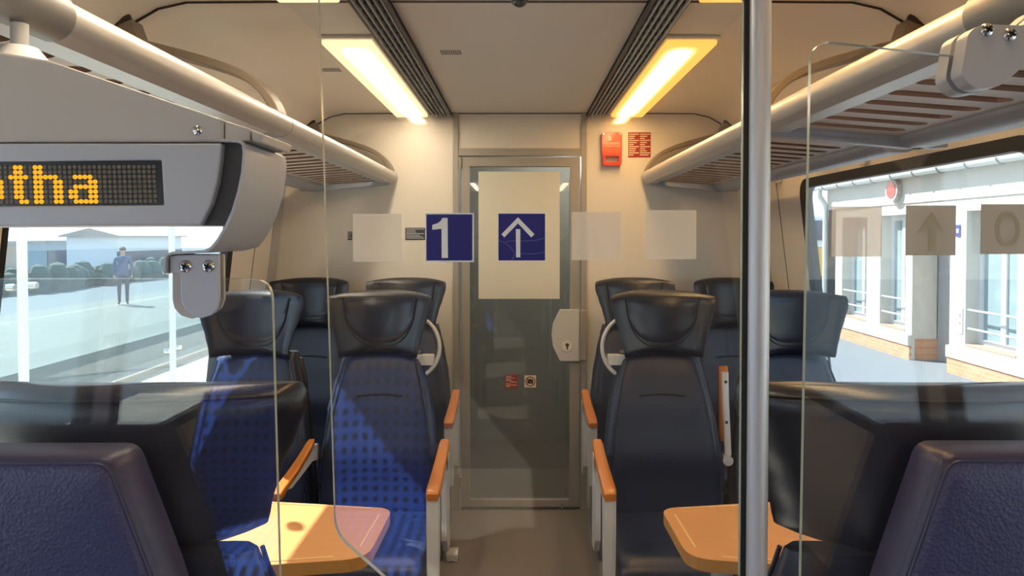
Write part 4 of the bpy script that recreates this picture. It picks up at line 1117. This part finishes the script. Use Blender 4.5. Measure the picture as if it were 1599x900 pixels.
g = MB(); g.cyl((FX - 0.014, Yp, 0.50), (FX - 0.011, Yp, 0.50), 0.022, n=14); g.cyl((FX - 0.014, Yp, 0.40), (FX - 0.011, Yp, 0.40), 0.022, n=14); obj('intercom_buttons', g, M['sleeve'], ip)
Yd = 10.25; zd = 2.16
t = thing('round_signal', 'round red disc in a grey ring on the white station wall', 'sign', (FX - 0.04, Yd, zd - 0.17))
g = MB(); g.cyl((FX - 0.022, Yd, zd), (FX - 0.10, Yd, zd), 0.165, 0.165, n=32); obj('ring', g, M['stuccogrey'], t, smooth=True)
g = MB(); g.cyl((FX - 0.099, Yd, zd), (FX - 0.108, Yd, zd), 0.125, 0.122, n=32); obj('disc', g, M['red'], t, smooth=True)
Ys = FX * F / (1496 - CX); g = MB()
t = thing('blue_wall_sign', 'small blue sign on the station wall beside the near window', 'sign', (FX - 0.02, 8.82, 1.45))
g.box(FX - 0.015, FX - 0.001, 8.78, 8.86, 1.48, 1.63); obj('plate', g, M['blue'], t); g = MB(); g.box(FX - 0.017, FX - 0.014, 8.80, 8.84, 1.53, 1.58); obj('symbol', g, M['white'], t)

# yellow and white works vehicle beyond the building's end
vx, vy = 7.0, 17.0
t = thing('works_vehicle', 'yellow and white works vehicle at the far end of the right platform', 'vehicle', (vx, vy, ZP))
g = MB(); g.box(vx - 1.1, vx + 1.1, vy - 2.2, vy + 2.2, ZP + 0.90, ZP + 1.50, 0.06); obj('lower_body', g, M['yellow'], t)
g = MB(); g.box(vx - 1.0, vx + 1.0, vy - 2.1, vy + 2.1, ZP + 0.40, ZP + 0.91, 0.03); obj('chassis', g, M['tyre'], t)
g = MB(); g.loft([[(vx - 1.1, vy - 2.15, ZP + 1.50), (vx + 1.1, vy - 2.15, ZP + 1.50), (vx + 1.1, vy + 2.2, ZP + 1.50), (vx - 1.1, vy + 2.2, ZP + 1.50)], [(vx - 1.0, vy - 1.9, ZP + 2.2), (vx + 1.0, vy - 1.9, ZP + 2.2), (vx + 1.0, vy + 2.1, ZP + 2.2), (vx - 1.0, vy + 2.1, ZP + 2.2)]]); cb_ = obj('cab', g, M['vehwhite'], t, bevel=0.05)
g = MB(); g.loft([[(vx - .95, vy - 2.13, ZP + 1.66), (vx + .95, vy - 2.13, ZP + 1.66), (vx + .95, vy - 2.06, ZP + 1.66), (vx - .95, vy - 2.06, ZP + 1.66)], [(vx - .88, vy - 1.98, ZP + 2.08), (vx + .88, vy - 1.98, ZP + 2.08), (vx + .88, vy - 1.9, ZP + 2.08), (vx - .88, vy - 1.9, ZP + 2.08)]]); obj('windscreen', g, M['vehglass'], cb_)
for sx in (-1, 1):
    for yy in (-1.4, 1.4):
        g = MB(); g.cyl((vx + sx * 0.78, vy + yy, ZP + 0.36), (vx + sx * 1.0, vy + yy, ZP + 0.36), 0.36, n=24); obj('wheel', g, M['tyre'], t, smooth=40)

# ------------------------------------------------------------------ outside, left: platforms, track, shelter
mb = MB(); mb.box(-4.2, -1.75, -6, 60, ZP - 0.8, ZP); struct(obj('ground_left_platform', mb, M['concrete']))
mb = MB()
N = 60
for i in range(1):
    mb.box(-7.3, -4.2, -6, 60, -1.06, -0.98)
o = obj('ground_ballast', mb, M['ballast']); struct(o)
mb = MB(); mb.box(-13.0, -7.3, -6, 60, -1.05, -0.5); struct(obj('ground_far_platform', mb, M['concretegreen']))
for xr in (-5.1, -6.55):
    g = MB(); g.plate([(xr - .06, -0.98), (xr + .06, -0.98), (xr + .03, -0.95), (xr + .035, -0.86), (xr - .035, -0.86), (xr - .03, -0.95)], -6, 60, 'xz')
    tag(recentre(obj('rail', g, M['steel'])), 'steel rail on the ballast beyond the left window, %s' % ('nearer one' if xr > -6 else 'farther one'), 'rail')
t = thing('platform_shelter', 'glass wind screen with white posts on the left platform', 'shelter', (-3.8, 6.5, ZP))
for yy in (5.38, 7.7):
    g = MB(); g.box(-3.825, -3.775, yy - 0.03, yy + 0.03, ZP, 2.3, 0.008); pp = obj('post', g, M['post'], t)
    g = MB(); g.box(-3.90, -3.70, yy - 0.10, yy + 0.10, ZP, ZP + 0.02); obj('base_plate', g, M['steel'], pp)
for a, b in ((5.44, 7.64), (7.76, 10.0), (3.1, 5.32)):
    g = MB(); g.box(-3.806, -3.794, a, b, ZP + 0.08, 2.1); gp = obj('glass_panel', g, M['window'], t)
    g = MB()
    for z in (0.25, 1.1):
        for yy in (a + 0.06, b - 0.06): g.cyl((-3.83, yy, z), (-3.77, yy, z), 0.025, n=12)
    obj('point_holders', g, M['chrome'], gp, smooth=True)
g = MB(); g.box(-3.84, -3.76, 9.96, 10.05, ZP, 2.3, 0.01); obj('post', g, M['post'], t)
g = MB(); g.box(-3.84, -3.76, 3.02, 3.1, ZP, 2.3, 0.01); obj('post', g, M['post'], t)
g = MB(); g.box(-4.15, -3.2, 2.9, 10.2, 2.3, 2.36); obj('roof', g, M['post'], t)

# low things far beyond the tracks
for nm, lb, cat, x0, x1, y0, y1, h, m in (('goods_shed', 'long low blue grey shed far beyond the left window', 'shed', -34, -30, 22, 60, 2.3, 'shed'),
                                         ('goods_shed', 'pale low hut far off beside the blue grey shed', 'hut', -27, -24, 42, 50, 2.6, 'vehwhite')):
    t = thing(nm, lb, cat, ((x0 + x1) / 2, (y0 + y1) / 2, -1.05))
    g = MB(); g.box(x0, x1, y0, y1, -1.05, h - 1.05); obj('wall', g, M[m], t)
    g = MB(); g.loft([[(x0 - .3, y, h - 1.06), ((x0 + x1) / 2, y, h - 0.6), (x1 + .3, y, h - 1.06), (x1 + .3, y, h - 1.12), (x0 - .3, y, h - 1.12)] for y in (y0 - .3, y1 + .3)]); obj('roof', g, M['roof'], t)
    for i in range(4):
        yy = y0 + (y1 - y0) * (i + .5) / 4; g = MB(); g.box(x1, x1 + 0.05, yy - 1, yy + 1, -0.6, 0.6); obj('gate', g, M['vehglass'], t)
g = MB()
for i in range(170):
    y = 18 + i * 0.36; g.ball((-22 + random.uniform(-.5, .5), y, -0.75 + random.uniform(-.1, .25)), random.uniform(.35, .65), 0.9, 1, random.uniform(.8, 1.6), 8, 6)
o = obj('hedge', g, M['hedge']); o['kind'] = 'stuff'

# person waiting on the far platform
px_, py_ = -11.6, 20.6
base = Vector((px_, py_, -0.5))
me = bpy.data.meshes.new('person')
J = {'pel': (0, 0, .92, .135, .10), 'wai': (0, 0, 1.06, .13, .095), 'che': (0, 0, 1.28, .155, .11), 'nec': (0, 0, 1.43, .055, .055), 'jaw': (0, -.01, 1.50, .062, .07), 'hea': (0, 0, 1.58, .075, .09), 'top': (0, 0, 1.645, .06, .07)}
for s_, k in ((-1, 'l'), (1, 'r')):
    J['hip' + k] = (s_ * .09, 0, .88, .085, .09); J['kne' + k] = (s_ * .10, -.02, .48, .055, .058); J['ank' + k] = (s_ * .10, .01, .09, .038, .042); J['toe' + k] = (s_ * .115, -.13, .035, .038, .03)
    J['sho' + k] = (s_ * .185, 0, 1.36, .06, .06); J['elb' + k] = (s_ * .235, .02, 1.09, .045, .045); J['wri' + k] = (s_ * .225, -.07, .86, .03, .03); J['han' + k] = (s_ * .215, -.10, .77, .032, .02)
E = [('pel', 'wai'), ('wai', 'che'), ('che', 'nec'), ('nec', 'jaw'), ('jaw', 'hea'), ('hea', 'top')]
for k in 'lr': E += [('pel', 'hip' + k), ('hip' + k, 'kne' + k), ('kne' + k, 'ank' + k), ('ank' + k, 'toe' + k), ('che', 'sho' + k), ('sho' + k, 'elb' + k), ('elb' + k, 'wri' + k), ('wri' + k, 'han' + k)]
ks = list(J); me.from_pydata([J[k][:3] for k in ks], [(ks.index(a), ks.index(b)) for a, b in E], [])
tmp = bpy.data.objects.new('person_skeleton', me); COL.objects.link(tmp)
tmp.modifiers.new('skin', 'SKIN'); sb = tmp.modifiers.new('sub', 'SUBSURF'); sb.levels = 2; sb.render_levels = 2
for i, k in enumerate(ks): me.skin_vertices[0].data[i].radius = J[k][3:]; me.skin_vertices[0].data[i].use_root = (k == 'pel')
dg = bpy.context.evaluated_depsgraph_get(); pm = bpy.data.meshes.new_from_object(tmp.evaluated_get(dg)); bpy.data.objects.remove(tmp)
pm.materials.clear()
for m in ('jacket', 'trousers', 'skin', 'tyre'): pm.materials.append(M[m])
for p in pm.polygons:
    c = p.center; p.use_smooth = True
    p.material_index = 3 if c.z < 0.10 else 2 if c.z > 1.42 or (c.z < 0.86 and abs(c.x) > 0.185) else 1 if c.z < 0.86 else 0
pm.name = 'person'; po = bpy.data.objects.new('person', pm); COL.objects.link(po); po.location = base; po.rotation_euler = (0, 0, 0.5)
tag(po, 'person in dark clothing standing on the far platform beyond the left window', 'person')
g = MB(); g.ball((0, 0.015, 1.61), 0.095, .92, 1.05, .95); 
for v in list(g.bm.verts):
    if v.co.z < 1.58 and v.co.y < 0.02: v.co.y = max(v.co.y, 0.0)
h = obj('hair', g, M['hair'], po, smooth=True, world=False)
